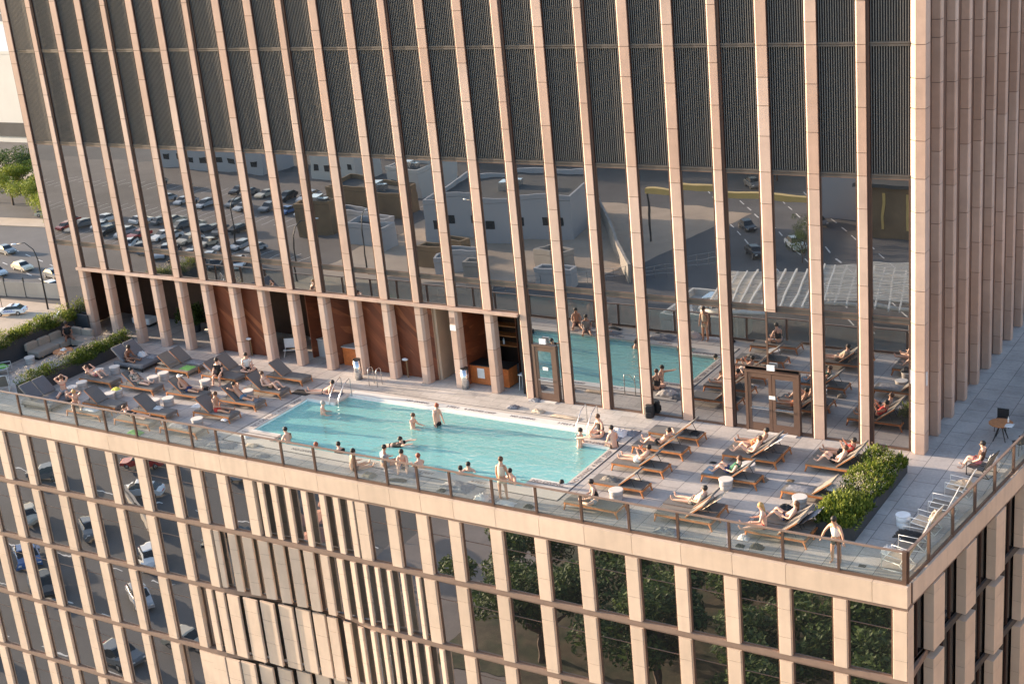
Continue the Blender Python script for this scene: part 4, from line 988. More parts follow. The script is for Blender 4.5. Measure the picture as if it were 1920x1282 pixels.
T_ = [('towel','crumpled grey towel on the pool deck behind the rim, left of three','towelg',-17.9,-1.25,.28,.2,.12,.3),('towel','beige towel on the pool deck behind the rim, middle of three','towelb',-16.5,-1.3,.3,.18,.12,0),
 ('blanket','long brown towel spread behind the pool rim, right of three','towelb',-15.0,-1.45,.7,.16,.05,0),('clothes_pile','pile of dark and white clothes left of the pool behind the railing','towelg',-28.3,-9.45,.75,.35,.14,.2),
 ('towel','grey towel spread flat left of the pool beside the clothes pile','towelg',-29.3,-9.3,.5,.5,.04,.6),('bag','white striped beach bag on the deck near the left pool corner','towel',-27.9,-8.3+.0,.3,.14,.14,-.3),
 ('towel','small beige towel on the front pool rim at its left end','towelb',-26.9,-9.0,.3,.2,.08,.2),('towel','folded dark towel on the deck behind the railing left of the sitting man','towelg',-25.6,-9.75,.32,.16,.1,.3),
 ('bag','round grey bag near the railing right of the sitting man','sling2',-19.75,-9.7,.32,.2,.2,0),('shoes','scattered dark shoes by the railing below the pool edge group','blackbag',-18.3,-9.65,.4,.12,.1,.2),
 ('towel','wet grey towel under the group on the front pool edge','towelg',-18.6,-9.0,.9,.25,.08,0),('clothes_pile','large heap of grey towels behind the railing, front right of pool','towelg',-15.6,-9.3,.7,.45,.2,0),
 ('bag','white round bag against the railing beside the standing woman','towel',-14.0,-9.9,.3,.25,.3,0),('sandals','pair of dark slippers on the deck behind the railing','blackbag',-16.0,-9.8,.18,.14,.1,0),
 ('towel','white towel on the deck right of the woman at the railing','towel',-12.9,-9.85,.4,.2,.1,0),('cap','dark cap on the deck behind the railing','blackbag',-11.9,-9.8,.18,.14,.14,0),
 ('clothes_pile','heap of white pink and green clothes beside the woman sitting at the pool corner','towel',-11.9,-2.3,.45,.35,.25,0),('towel','grey towel under the woman sitting at the pool corner','towelg',-12.2,-2.75,.7,.4,.06,.1),
 ('towel','dark green towel beside the white clothes heap','towelg',-11.35,-2.1,.3,.3,.15,0),('bag','grey mesh bag lying on the poolside lounger seat','sling2',-9.7,-7.15,.35,.2,.16,0),
 ('bag','dark bag on the empty lounger nearest the glass wall','blackbag',-8.45,-1.95,.2,.2,.14,0),('towel','white towel beside the head of the pink book reader','towel',-8.7,-4.55,.35,.2,.1,0),
 ('towel','beige bundle on the deck between two poolside loungers','towelb',-8.9,-6.2,.25,.14,.12,0),('bag','dark cloth heap on the deck behind the railing in front of the beige robe','towelg',-6.0,-9.75,.5,.2,.22,0),
 ('sandals','black sandals on the deck near the railing left of the planter','blackbag',-3.1,-9.75,.16,.12,.1,0),('bag','black and white bag on the deck behind the railing near the planter','blackbag',-2.5,-9.65,.25,.15,.2,0),
 ('towel','grey patterned towel on the lounger half behind the planter','towelg',-2.55,-5.3,.5,.3,.05,0),('cloth','white cloth over the back of the lounger half behind the planter','towel',-1.3,-5.2,.22,.3,.1,0),
 ('hat','black hat lying on the drum table near the planter','blackbag',-2.4,-7.2,.25,.25,.2,0),('cloth','yellow cloth on the drum table of the left group','yellow',-37.9,-6.6,.2,.18,.12,0),
 ('towel','green towel on the foot of the empty front lounger','green',-36.6,-2.9,.35,.3,.04,0),('bag','white bag on the seat of the empty grey lounger','towel',-33.9,-7.7,.22,.16,.14,0),
 ('towel','bright green towel on the deck behind the railing in the left group','green',-33.4,-9.75,.42,.2,.14,0),('towel','white towel on the deck by the man with the white cap','towel',-32.75,-6.1,.45,.2,.16,.2),
 ('towel','dark mat on the deck beside the pool corner lounger','blackbag',-28.9,-3.0,.5,.3,.03,0),('towel','grey mat under the man lying at the pool corner','towelg',-27.5,-2.75,.75,.35,.04,0),
 ('bag','white plush bundle on the charcoal daybed','towel',-40.4,-2.35,.25,.2,.3,0),('towel','dark towel at the foot of the charcoal daybed','towelg',-39.7,-2.3,.3,.25,.12,0),
 ('bag','grey bag on the daybed beside the woman','towelg',-40.0,-8.9,.25,.2,.2,0),('clothes_pile','towel and cups on the lounger of the woman in the bikini','towel',-37.2,-9.0,.5,.2,.1,0),
 ('clothes_pile','dark and white clothes spread on the low flat lounger','towelg',-31.2,-8.95,.6,.3,.1,0),('shoes','dark shoes by the foot of the colonnade pier','blackbag',-23.75,.1,.12,.1,.1,0),
 ('mat','dark bundle beside the threshold of the single glass door','towelg',-17.35,-.15,.3,.18,.12,0),('bag','black bag at a colonnade pier near the orange counter','blackbag',-29.5,.35,.18,.14,.18,0),
 ('jacket','dark jacket spread over the second lounge chair','blackbag',2.25,-7.5,.45,.35,.14,0),('towel','beige towel over the back of the third lounge chair','towelb',2.85,-6.2,.2,.35,.3,0),
 ('blanket','rolled beige blanket on the lounge chair beside the seated man','towelb',2.95,-2.95,.35,.22,.25,0),('bag','white bag beside the seated man at the right railing','towel',3.3,-.1,.22,.2,.5,0),
 ('towel','crumpled white towel on the deck by the corner lounge chair','towel',1.8,-8.25,.25,.2,.3,0),('drain_cover','small dark drain grate near the front corner','drain',1.3,-9.55,.13,.1,.01,0),
 ('towel','white towel hanging from the foot of the red bikini woman\'s lounger','towel',-3.2,-9.15,.2,.18,.2,0)]
T_ += [('towel','grey blanket bundled on the rear lounger of the empty pair','towelg',-36.7,-2.1,.5,.28,.10,0),('towel','taupe towel over the back of the front lounger of the empty pair','sling2',-37.95,-2.95,.4,.36,.06,0),
 ('clothes_pile','crumpled clothes at the foot of the reclining man in blue shorts','towelg',-29.95,-5.35,.3,.28,.12,0),('bag','striped bag on the deck behind the man with the shaved head','towel',-30.2,-6.3,.28,.2,.2,0),
 ('towel','white pillow on the deck side of the lounger with the patterned dress','towel',-38.4,-5.0,.3,.16,.12,.3),('bag','pair of bags between the planter and the man in pink shorts','towelg',-41.7,-5.2,.3,.22,.25,0),
 ('towel','pink towel on the seat under the woman by the colonnade lounger','terracotta',-33.6,-1.6,.3,.2,.06,0),('shoes','brown sandals on the deck below the empty colonnade lounger','brown_wall',-30.2,-2.75,.14,.1,.08,0),
 ('shoes','white trainers beside the bare backed man on the lounger','towel',-29.6,-7.75,.16,.1,.09,0),('towel','folded grey towel on the deck by the first colonnade pier lounger','towelg',-31.9,-1.1,.3,.2,.12,0),
 ('shoes','dark flip flops on the paving near the double door lounger pair','blackbag',-6.9,-3.6,.14,.1,.05,0),('towel','blue grey towel over the foot of the middle right lounger','blue_towel',-6.35,-5.0,.22,.34,.04,0),
 ('shoes','sunlit sandals on the paving between the right lounger rows','brown_wall',-3.4,-4.1,.14,.1,.06,0),('bag','small pale bag under the raised back of the navy shorts lounger','sling2',-4.4,-4.45,.2,.16,.2,0)]
M['blue_towel'] = mat('blue_grey_towel', (.2,.26,.33), .95, var=.1, scale=14)
for k, (n_, l_, c_, m_, x, y, sx_, sy_, h_, rz_) in enumerate([(t[0],t[1],t[0].replace('_',' '),t[2],*t[3:]) for t in T_]):
    z = 0.0
    if 'on the lounger' in l_ or 'lounger seat' in l_ or 'on the foot' in l_ or 'on the low flat' in l_ or 'on the seat' in l_ or 'empty lounger nearest' in l_: z = .365
    if 'on the rear lounger' in l_ or 'over the foot' in l_ or 'at the foot of the reclining' in l_ or 'on the seat under' in l_: z = .37
    if 'drum table' in l_: z = .42
    if 'daybed' in l_: z = .41
    if 'over the back' in l_: z = .55
    if 'lounge chair' in l_ and 'by the corner' not in l_ and 'over the back' not in l_: z = .36
    if 'rim' in l_ or 'pool corner' in l_ or 'pool edge' in l_: z = .02
    bumpy(n_, l_, c_, x, y, z+.002, sx_, sy_, h_, m_, rz_, seed=100+k)

# ================================================================== people
def dirv(p, s=0, side=1):     # pitch 0 = up, 90 = forward, 180 = down; s = degrees outward
    p, s = R(p), R(s); return Vector((math.sin(p)*math.cos(s), side*math.sin(s), math.cos(p)*math.cos(s)))
def skinmesh(verts, edges, name, mt, sub=1, fat=1.12):
    me = bpy.data.meshes.new('t'); me.from_pydata([tuple(v[0]) for v in verts], edges, [])
    o = bpy.data.objects.new('t', me); COL.objects.link(o)
    m = o.modifiers.new('s', 'SKIN'); m.use_smooth_shade = True
    sv = me.skin_vertices[0].data
    for i, v in enumerate(verts):
        r = v[1]; r = r if isinstance(r, tuple) else (r, r); sv[i].radius = (r[0]*fat, r[1]*fat); sv[i].use_root = (i == 0)
    if sub: u = o.modifiers.new('u', 'SUBSURF'); u.levels = sub; u.render_levels = sub
    dg = bpy.context.evaluated_depsgraph_get(); ev = o.evaluated_get(dg)
    out = bpy.data.meshes.new_from_object(ev); out.name = name; out.materials.clear(); out.materials.append(mt)
    bpy.data.objects.remove(o); return out
POSES = {
 'stand': dict(lean=3, thigh=(178,4), shin=(182,2), ua=(172,12), fa=(165,4)),
 'lean_rail': dict(lean=14, thigh=(176,5), shin=(184,2), ua=(150,32), fa=(120,8)),
 'point': dict(lean=4, thigh=(178,4), shin=(182,2), ua=(172,12), fa=(160,4), ua2=(80,10), fa2=(75,4)),
 'wade': dict(lean=4, thigh=(176,6), shin=(184,2), ua=(160,22), fa=(100,-4)),
 'sit_up': dict(lean=8, thigh=(88,9), shin=(100,6), ua=(160,14), fa=(95,-10)),
 'sit_edge': dict(lean=10, thigh=(92,8), shin=(172,4), ua=(165,14), fa=(120,-8)),
 'sit_knees': dict(lean=16, thigh=(48,8), shin=(150,4), ua=(130,12), fa=(90,-14)),
 'cross': dict(lean=10, thigh=(84,38), shin=(100,-52), ua=(160,16), fa=(105,-20)),
 'recline': dict(lean=-50, thigh=(89,5), shin=(92,3), ua=(150,16), fa=(85,-12)),
 'recline_knee': dict(lean=-50, thigh=(55,6), shin=(135,4), ua=(150,18), fa=(85,-14)),
 'recline_arms': dict(lean=-50, thigh=(89,7), shin=(93,4), ua=(-30,42), fa=(-120,-35)),
 'recline_read': dict(lean=-50, thigh=(88,5), shin=(92,3), ua=(110,8), fa=(30,-14)),
 'lie': dict(lean=-82, thigh=(90,5), shin=(91,3), ua=(110,22), fa=(70,-18)),
 'lie_knee': dict(lean=-80, thigh=(50,6), shin=(138,4), ua=(60,22), fa=(-60,-10)),
 'side_prop': dict(lean=-58, thigh=(88,4), shin=(91,2), ua=(170,16), fa=(80,-10)),
 'swim': dict(lean=78, thigh=(262,6), shin=(250,3), ua=(75,18), fa=(80,-8), hp=-50),
 'hang': dict(lean=10, thigh=(172,5), shin=(186,3), ua=(88,22), fa=(92,-42)),
}
def person(x, y, z, yaw, pose, sk, label, hair='dark', top=None, bottom='black', size=1.0, long=False, hatm=None, over={}):
    P = dict(POSES[pose]); P.update(over); S = size*1.05; G_ = 1.13
    J = {}; V = []; E_ = []
    def add(k, co, r, par=None):
        J[k] = len(V); V.append((co, r)); 
        if par is not None: E_.append((J[par], J[k]))
        return co
    sp_ = dirv(P['lean']); fwd = Vector((sp_.z, 0, -sp_.x))
    hip = add('pelvis', Vector((0,0,0)), (.125*S, .10*S))
    bel = add('belly', hip+sp_*.16*S, (.115*S, .092*S), 'pelvis')
    che = add('chest', hip+sp_*.36*S+fwd*-.005, (.145*S, .10*S), 'belly')
    nb = add('neckbase', hip+sp_*.50*S, (.08*S, .07*S), 'chest')
    hp = P['lean']*.35+P.get('hp', 0)+12
    hd = dirv(hp); hf = Vector((hd.z,0,-hd.x))
    nk = add('neck', nb+hd*.07*S, (.052*S, .052*S), 'neckbase')
    jaw = add('jaw', nk+hd*.075*S+hf*.015*S, (.062*S, .072*S), 'neck')
    cr = add('crown', jaw+hd*.085*S-hf*.005*S, (.074*S, .088*S), 'jaw')
    tp = add('top', cr+hd*.055*S, (.045*S, .055*S), 'crown')
    bones = {}
    for side, sfx in ((1,'l'),(-1,'r')):
        ua = P['ua'] if side == 1 or 'ua2' not in P else P['ua2']; fa = P['fa'] if side == 1 or 'fa2' not in P else P['fa2']
        sh = add('sh'+sfx, hip+sp_*.465*S+Vector((0,side*.165*S,0)), (.06*S,.06*S), 'neckbase')
        du = dirv(ua[0], ua[1], side); el = add('el'+sfx, sh+du*.28*S, (.040*S,.040*S), 'sh'+sfx)
        df = dirv(fa[0], fa[1], side); wr = add('wr'+sfx, el+df*.24*S, (.026*S,.028*S), 'el'+sfx)
        pm = add('pm'+sfx, wr+df*.07*S, (.040*S,.018*S), 'wr'+sfx)
        bones['arm'+sfx] = (sh, el, wr, pm, df)
        th = P['thigh'] if side == 1 or 'thigh2' not in P else P['thigh2']; sn = P['shin'] if side == 1 or 'shin2' not in P else P['shin2']
        hj = add('hj'+sfx, hip+Vector((0,side*.095*S,-.02*S)) , (.088*S,.088*S), 'pelvis')
        dt = dirv(th[0], th[1], side); kn = add('kn'+sfx, hj+dt*.42*S, (.056*S,.056*S), 'hj'+sfx)
        ds = dirv(sn[0], sn[1], side); mid = add('cf'+sfx, kn+ds*.14*S, (.056*S,.056*S), 'kn'+sfx)
        an = add('an'+sfx, kn+ds*.41*S, (.034*S,.036*S), 'cf'+sfx)
        ff = Vector((math.cos(R(sn[0]-180))*1, 0, -math.sin(R(sn[0]-180)))) if True else None
        fd = Vector((-ds.z, ds.y*.2, ds.x)); fd = fd.normalized()
        if pose == 'swim': fd = ds
        tt = add('tt'+sfx, an+fd*.17*S+ds*.045*S, (.036*S,.024*S), 'an'+sfx)
        bones['leg'+sfx] = (hj, kn, an)
    body = skinmesh(V, E_, 'person', skin[sk])
    # fingers, nose and ears joined into the body mesh
    bm = bmesh.new(); bm.from_mesh(body)
    fb = MB()
    for sfx, side in (('l',1),('r',-1)):
        sh, el, wr, pm, df = bones['arm'+sfx]
        u = df.cross(Vector((0,0,1)));  u = u.normalized() if u.length > .01 else Vector((0,1,0)); v = df.cross(u).normalized()
        for k, ln in enumerate((.066,.078,.072,.056)):
            p0 = pm+df*.005+u*(k-1.5)*.019*S; fb.tube([p0, p0+df*ln*.5*S-v*.004, p0+df*ln*.92*S-v*.016], [.0085*S,.008*S,.006*S], 5)
        p0 = wr+df*.03*S+u*.032*S; fb.tube([p0, p0+df*.03*S+u*.022*S, p0+df*.06*S+u*.026*S], [.010*S,.009*S,.007*S], 5)
    nose = cr+hf*.098*S-hd*.035*S; fb.tube([nose+hd*.03*S, nose+hf*.014*S-hd*.004*S], [.008*S,.014*S], 5)
    for s in (-1,1): fb.ell(tuple(cr+Vector((0,s*.088*S,0))-hd*.03*S), (.014*S,.010*S,.026*S), 6, 4)
    tmp = fb.mesh('f', skin[sk], True); bm.from_mesh(tmp); bm.to_mesh(body); bm.free()
    o = link('person', body, None, (x,y,z), R(yaw), label=label, category='person', group='people on the pool terrace')
    # eyes
    eb = MB()
    for s in (-1,1): eb.ell(tuple(cr+hf*.094*S-hd*.015*S+Vector((0,s*.03*S,0))), (.008*S,.010*S,.006*S), 6, 4)
    eb.build('eyes', hairm['dark'], o)
    # hair
    hb = MB(); q = Matrix(((hf.x,0,hd.x),(0,1,0),(hf.z,0,hd.z))).to_4x4()
    hb.M = Matrix.Translation(cr+hd*.022*S-hf*.022*S) @ q
    hb.ell((0,0,0), (.108*S,.100*S,.106*S), 12, 8)
    if long: hb.ell((-.055*S,0,-.13*S), (.05*S,.075*S,.16*S), 10, 6)
    hb.build('hat' if hatm else 'hair', cloth[hatm] if hatm else hairm[hair], o, True)
    if hatm:
        hb = MB(); hb.M = Matrix.Translation(cr+hd*.03*S) @ q; hb.lathe([(.15*S,0),(.16*S,.012*S)], 16, (0.04*S,0,0)); hb.build('brim', cloth[hatm], o)
    # clothes
    k = 1.14
    if bottom:
        short = bottom.endswith('-brief'); col = bottom.replace('-brief','')
        f = .16 if short else .62
        vs = [(hip+sp_*.075*S, (.128*S,.104*S)), (hip-sp_*.03*S, (.138*S,.114*S))]; es = [(0,1)]
        for sfx in 'lr':
            hj, kn, an = bones['leg'+sfx]; n = len(vs)
            vs += [(hj+(kn-hj)*.12, .100*S), (hj+(kn-hj)*f, (.094 if short else .088)*S)]; es += [(1,n),(n,n+1)]
        link('shorts', skinmesh(vs, es, 'shorts', cloth[col], 1, 1.30), o)
    if top:
        col = top.replace('-tank','').replace('-bikini','')
        if top.endswith('-bikini'):
            vs = [(hip+sp_*.335*S, (.150*S,.107*S)), (hip+sp_*.39*S, (.152*S,.108*S))]; es = [(0,1)]
            link('bikini_top', skinmesh(vs, es, 'top', cloth[col], 1, 1.26), o)
        else:
            vs = [(hip+sp_*.04*S, (.132*S,.108*S)), (hip+sp_*.18*S, (.128*S,.104*S)), (hip+sp_*.36*S, (.158*S,.112*S)), (hip+sp_*.485*S, (.10*S,.082*S))]; es = [(0,1),(1,2),(2,3)]
            for sfx in 'lr':
                sh, el, wr, pm, df = bones['arm'+sfx]; n = len(vs)
                vs += [(sh, .070*S)]; es += [(3,n)]
                if not top.endswith('-tank'): vs += [(sh+(el-sh)*.6, .060*S)]; es += [(n,n+1)]
            link('shirt', skinmesh(vs, es, 'shirt', cloth[col], 1, 1.30), o)
    return o
H = .93
F0 = -1.20
# pool people; z of pelvis
person(-26.3,-4.7,-.30,40,'wade','light','pale person standing in the water near the lying man, seen from above','grey',None,'black')
person(-21.2,-4.55,F0+.95,10,'wade','light','woman with pinned up red brown hair standing in the pool, facing right','brown','black-bikini','black-brief',.98)
person(-20.2,-4.0,-.80+.93,-10,'stand','light','tall pale man with red hair standing on the pool steps','red',None,'black')
person(-25.7,-7.9,F0+.95,170,'wade','light','man in dark green trunks standing at the left end of the pool, back turned','dark',None,'green')
person(-24.1,-8.0,-.75,100,'hang','light','head of a man with reddish hair just above the front pool edge','red',None,'navy')
person(-22.6,-8.05,-.45,160,'wade','light','man in a wet black shirt in the water at the front pool edge','dark','black','black')
person(-20.9,-6.6,-.10,15,'swim','light','woman in a dark swimsuit swimming towards the right','dark','black','black-brief')
person(-20.75,-9.55,.13,60,'sit_up','tan','bare backed man sitting on the deck behind the railing with a white drink','dark',None,'brownc')
person(-19.7,-8.75,.13,60,'sit_up','tan','man in a grey shirt sitting at the front pool edge, legs on the towels','dark','grey','grey')
person(-18.75,-8.6,.15,-60,'sit_knees','light','man with sunglasses hugging his knees on the front pool edge','dark',None,'navy')
person(-18.1,-8.25,-.25,150,'sit_knees','light','person with reddish shaved head low at the front pool edge','red',None,'navy')
person(-16.15,-7.55,-.55,-75,'wade','light','bearded man standing in the water facing the railing, arms raised behind','dark',None,'black',over=dict(ua=(120,40),fa=(60,-50)))
person(-16.2,-8.15,-.55,110,'wade','light','dark haired man in the water at the front edge seen from behind','dark',None,'black')
person(-13.2,-9.55,.93,100,'stand','tan','woman with brown hair and beige wrap standing against the railing, seen from behind','brown','beige-tank','beige')
person(-13.8,-7.95,-.30,-95,'wade','light','bare chested man in dark trunks standing in the pool facing the railing, hands out','dark',None,'black',over=dict(ua=(150,22),fa=(85,20)))
person(-11.75,-7.3,-.72,-95,'hang','light','man resting his folded arms on the front right pool rim','dark',None,'navy')
person(-12.95,-3.85,-.10,5,'point','light','man standing on the pool steps with one arm stretched out, at the corner','dark',None,'red',over=dict(ua2=(78,12)))
person(-12.55,-2.6,.14,-110,'cross','light','woman in a black swimsuit sitting cross legged on the pool corner','brown','black-tank','black-brief')
person(-11.35,-3.7,.14,150,'sit_edge','light','bare backed man in black trunks sitting on the pool rim at the corner','dark',None,'black-brief')
person(-27.75,-2.75,.13,195,'side_prop','light','man in black trunks lying on the left pool corner, propped on his arm','dark',None,'black-brief',over=dict(lean=-62))
# right group
person(-9.32,-3.45,.50,180,'recline_knee','light','man in black shorts reclining with one knee up, second from the glass wall','dark',None,'black',over=dict(ua=(-10,46),fa=(-110,-50),thigh2=(89,5),shin2=(92,3)))
person(-9.34,-5.25,.50,180,'recline_read','light','person in white shorts reclining and reading a pink book beside the pool end','dark',None,'white')
person(-9.25,-9.1,.47,215,'cross','light','woman with dark bun in a black tank top sitting on the lounger at the railing','dark','black-tank','grey')
person(-5.69,-7.9,.50,180,'recline','light','person with sunglasses wrapped in a beige robe on the lounger near the railing','dark','beige','pattern')
person(-5.54,-2.97,.50,180,'recline_knee','light','woman in light swimwear lying with crossed legs on the front lounger of the pair','brown','beige-bikini','beige-brief')
person(-5.59,-2.14,.50,180,'recline','tan','man stretched out on the rear lounger of the pair before the double door','dark',None,'orangec')
person(-5.54,-5.0,.50,180,'recline_knee','light','person in navy shorts and green top reading on the middle lounger','brown','green-tank','navy')
person(-2.09,-2.72,.50,180,'recline_knee','light','woman lying with bent knees on the front padded lounger beside the planter','brown','beige-bikini','black')
person(-2.04,-1.92,.50,180,'recline_read','tan','man in black shorts reclining on the rear padded lounger beside the planter','dark','red-tank','black')
person(-2.55,-8.75,.48,200,'sit_up','light','blond woman in a red bikini sitting on the foot of the lounger near the railing','blond','red-bikini','red-brief',long=True)
person(-2.09,-7.93,.50,180,'recline_knee','light','woman with dark hair lying with raised knee next to the planter end','brown','navy-bikini','navy-brief',long=True)
person(.40,-9.6,.93,-100,'lean_rail','tan','man in a white tank top and black shorts standing at the front railing','dark','white-tank','black',over=dict(lean=8,ua=(158,34),fa=(165,20)))
person(3.0,-1.0,.50,185,'sit_edge','light','man in a black shirt and pink shorts sitting at the right railing','dark','brownc','pink',over=dict(lean=-14,thigh=(75,8),shin=(150,4)))
# left group
person(-30.24,-3.75,.50,0,'recline_knee','light','woman in an olive bikini reclining with bent knee at the pool corner','brown','olive-bikini','olive-brief')
person(-30.64,-5.35,.50,0,'recline_arms','tan','man in blue shorts reclining with his arms over his head','dark',None,'blue')
person(-30.85,-6.95,.46,10,'sit_up','tan','bare backed man with a shaved head sitting upright on a poolside lounger','brown',None,'red',over=dict(lean=4))
person(-33.2,-2.1,.48,-40,'cross','light','man in a white shirt and sunglasses sitting cross legged on a lounger by the colonnade','dark','white','black')
person(-34.1,-3.15,.47,-75,'sit_edge','light','young man in a black shirt sitting sideways beside the white towel','dark','black','black')
person(-34.14,-5.45,.50,0,'recline','tan','man with a white cap and dark shorts lying on a lounger of the left group','dark',None,'navy',hatm='white')
person(-37.44,-5.5,.50,0,'recline','light','woman in a patterned dress reclining with a white towel at her head','dark','pattern','pattern',long=True)
person(-40.6,-5.5,.49,0,'lie_knee','light','bare chested man in pink shorts lying flat beside the left planter','brown',None,'pink')
person(-40.75,-3.2,.52,0,'sit_up','brown','brown skinned man leaning forward on the charcoal daybed near the colonnade','dark',None,'brownc',over=dict(lean=30))
person(-40.3,-7.85,.52,-50,'sit_up','light','woman with raised arms and grey shorts sitting on the daybed by the planter','brown','red-bikini','grey',over=dict(ua=(20,30),fa=(-40,-60)),long=True)
person(-38.2,-8.95,.48,-40,'sit_knees','light','woman in a black bikini sitting with her hand in her hair behind the railing','blond','black-bikini','black-brief',over=dict(ua=(30,35),fa=(-60,-60)))
person(-34.2,-8.98,.49,0,'lie','light','woman in a black swimsuit lying on the lounger next to the railing','brown','black-tank','black-brief',over=dict(ua=(-60,30),fa=(-120,-40)))
person(-47.1,-1.5,.58,-35,'sit_up','brown','person in a black top sitting with legs up on the corner of the taupe sofa','dark','black','brownc')
o = MB(); o.box(-.12,.12,-.01,.01,-.09,.09); ob = o.build('book', M['terracotta'], None, label='pink covered book held above the chest of the person in white shorts', category='book'); ob.location=(-9.25,-5.25,1.05); ob.rotation_euler=(R(20),0,R(90))
# robe and shirts over backrests
for n_, l_, x, y, m_ in (('robe','beige robe draped over the raised lounger back','%g'%-4.85,-7.9,'towelb'),('shirt','white shirt hanging over the back of the rear lounger of the pair',-4.75,-2.2,'towel'),('towel','grey towel over the back of the padded lounger next to the planter',-1.15,-7.9,'towelg')):
    q = bumpy(n_, l_, n_, float(x), y, .66, .5, .36, .10, m_, PI, seed=hash(n_) % 97 if False else len(l_)); q.rotation_euler = (0, R(38), PI)

# ================================================================== city below
def car_meshes(col):
    key = 'car'+col
    if key in _mesh: return _mesh[key]
    bodym = cmat('car_'+col, {'white':(.75,.75,.74),'silver':(.42,.43,.45),'grey':(.16,.165,.17),'black':(.02,.02,.022),'red':(.35,.03,.025),'blue':(.04,.12,.30),'beige':(.5,.44,.34)}[col], .25, var=.02)
    glm = cmat('car_glass', (.015,.02,.025), .05)
    b = MB()
    prof = [(-2.3,.35),(-2.32,.75),(-2.05,.92),(-1.1,.98),(1.0,.95),(2.0,.80),(2.3,.62),(2.3,.35)]
    for w_, s in ((.90,1),):
        b.xprism(prof, -w_, w_)
    b.xprism([(-1.35,1.40),(-1.15,1.44),(.15,1.44),(.35,1.40)], -.66, .66)
    body = b.mesh('body', bodym)
    b = MB()
    lo = [(-1.95,.90),(.95,.93)]; up = [(-1.30,1.40),(.28,1.41)]
    b.add([(-1.95,-.82,.92),(1.05,-.82,.94),(1.05,.82,.94),(-1.95,.82,.92),(-1.3,-.66,1.41),(.3,-.66,1.41),(.3,.66,1.41),(-1.3,.66,1.41)],
          [(0,1,5,4),(1,2,6,5),(2,3,7,6),(3,0,4,7)])
    glass = b.mesh('windows', glm)
    b = MB(); b.M = Matrix.Rotation(R(90),4,'X'); b.lathe([(.33,-.10),(.34,-.06),(.34,.10),(.30,.11)], 14); tyre = b.mesh('tyre', M['blackbag'])
    b = MB(); b.M = Matrix.Rotation(R(90),4,'X'); b.lathe([(.2,.112),(.19,.125)], 10); b.lathe([(.2,-.125),(.19,-.112)], 10); rim = b.mesh('rim', M['steel'])
    b = MB(); b.box(2.27,2.325,-.15,.15,.62,.74); hl = b.mesh('headlight', M['paper'])
    b = MB(); b.box(-2.335,-2.30,-.18,.18,.72,.84); tl = b.mesh('tail_light', M['red'])
    _mesh[key] = (body, glass, tyre, rim, hl, tl); return _mesh[key]
cars_n = 0
def car(x, y, yaw, col, label, parts=True, z=GZ+.02, name='parked_car', cat='car'):
    body, glass, tyre, rim, hl, tl = car_meshes(col)
    o = thing(name, label, cat, (x,y,z), R(yaw), 'cars on the streets below the tower')
    link('body', body, o); link('windows', glass, o)
    for a in (-1.42, 1.42):
        for s in (-.82, .82):
            t = link('wheel', tyre, o, (a, s, .34))
            if parts: link('rim', rim, t)
    if parts:
        for s in (-.65,.65): link('headlight', hl, o, (0,s,0)); link('tail_light', tl, o, (0,s,0))
    return o
car(-193.0,105.6,-12,'grey','grey sedan, the farthest car on the street at the left edge of the picture',name='car')
car(-180.4,98.6,-12,'beige','pale gold sedan on the left street behind the white one',name='car')
car(-182.6,95.0,-12,'silver','white blue sedan at the left edge above the fence',name='car')
car(-170.5,96.8,-12,'grey','dark green grey car half hidden behind the lamp post and tower edge',name='car')
car(-164.8,91.5,-12,'white','white car roof just behind the fence beside the tower edge',name='car')
car(-208.0,128.0,30,'beige','tan pickup at the tower edge beside the dry verge',name='car')
pc = car(-150.2,82.2,68+90+50,'white','white police sedan with roof light bar nearest the tower',name='police_car')
pc2 = car(-161.2,80.2,68+90+50,'white','white police sedan with roof light bar at the left picture edge',name='police_car')
for c in (pc, pc2):
    b = MB(); b.box(-.55,-.35,-.55,.55,1.45,1.56); b.build('light_bar', M['signblack'], c)
    b = MB(); b.box(-1.0,.9,-.906,-.902,.62,.72); b.box(-1.0,.9,.902,.906,.62,.72); b.build('stripe', M['blue'], c)
    text('POLICE', .38, (0,-.908,.80), 0, c, 'blue', R(90)); text('POLICE', .38, (0,.908,.80), PI, c, 'blue', R(90))
fn = thing('street_fence','long pale screen fence along the far street at the left','fence',(-190,84,GZ))
for k in range(20):
    b = MB(); b.box(k*4+.05,k*4+3.95,-.06,.06,.1,2.5); p = b.build('panel', M['concrete'], fn); p.rotation_euler=(0,0,0)
    b = MB(); b.box(k*4-.06,k*4+.05,-.1,.1,0,3.2); b.build('post', M['dkmetal'], fn)
fn.rotation_euler = (0,0,R(8))
def lamp(x, y, h, rz, label, z=GZ):
    o = thing('street_lamp', label, 'street lamp', (x,y,z), rz, 'street lamps around the tower')
    b = MB(); b.tube([(0,0,0),(0,0,h*.75),(-.4,0,h*.9),(-1.6,0,h),(-3.0,0,h*.985)],[.14,.10,.08,.07,.06],8); b.build('pole', M['dkmetal'], o, True)
    b = MB(); b.ell((-3.4,0,h*.985),(.5,.18,.12)); b.build('lamp_head', M['whiteplastic'], o, True)
lamp(-157.2,83.8,10.5,R(20),'curved neck street lamp beside the police cars at the left')
fp = thing('flag_pole','thin flag pole with a small red flag at the left edge','flag pole',(-165.5,82.0,GZ)); b = MB(); b.tube([(0,0,0),(0,0,5.2)],.05,6); b.build('pole', M['dkmetal'], fp); b = MB(); b.box(0,.9,-.01,.01,4.6,5.1); b.build('flag', M['red'], fp)
rc = random.Random(12); cols_ = ['white','silver','grey','black','grey','silver','white','blue','red','beige']
ords = ['first','second','third','fourth','fifth','sixth','seventh','eighth','ninth','tenth','eleventh','twelfth','thirteenth','fourteenth']
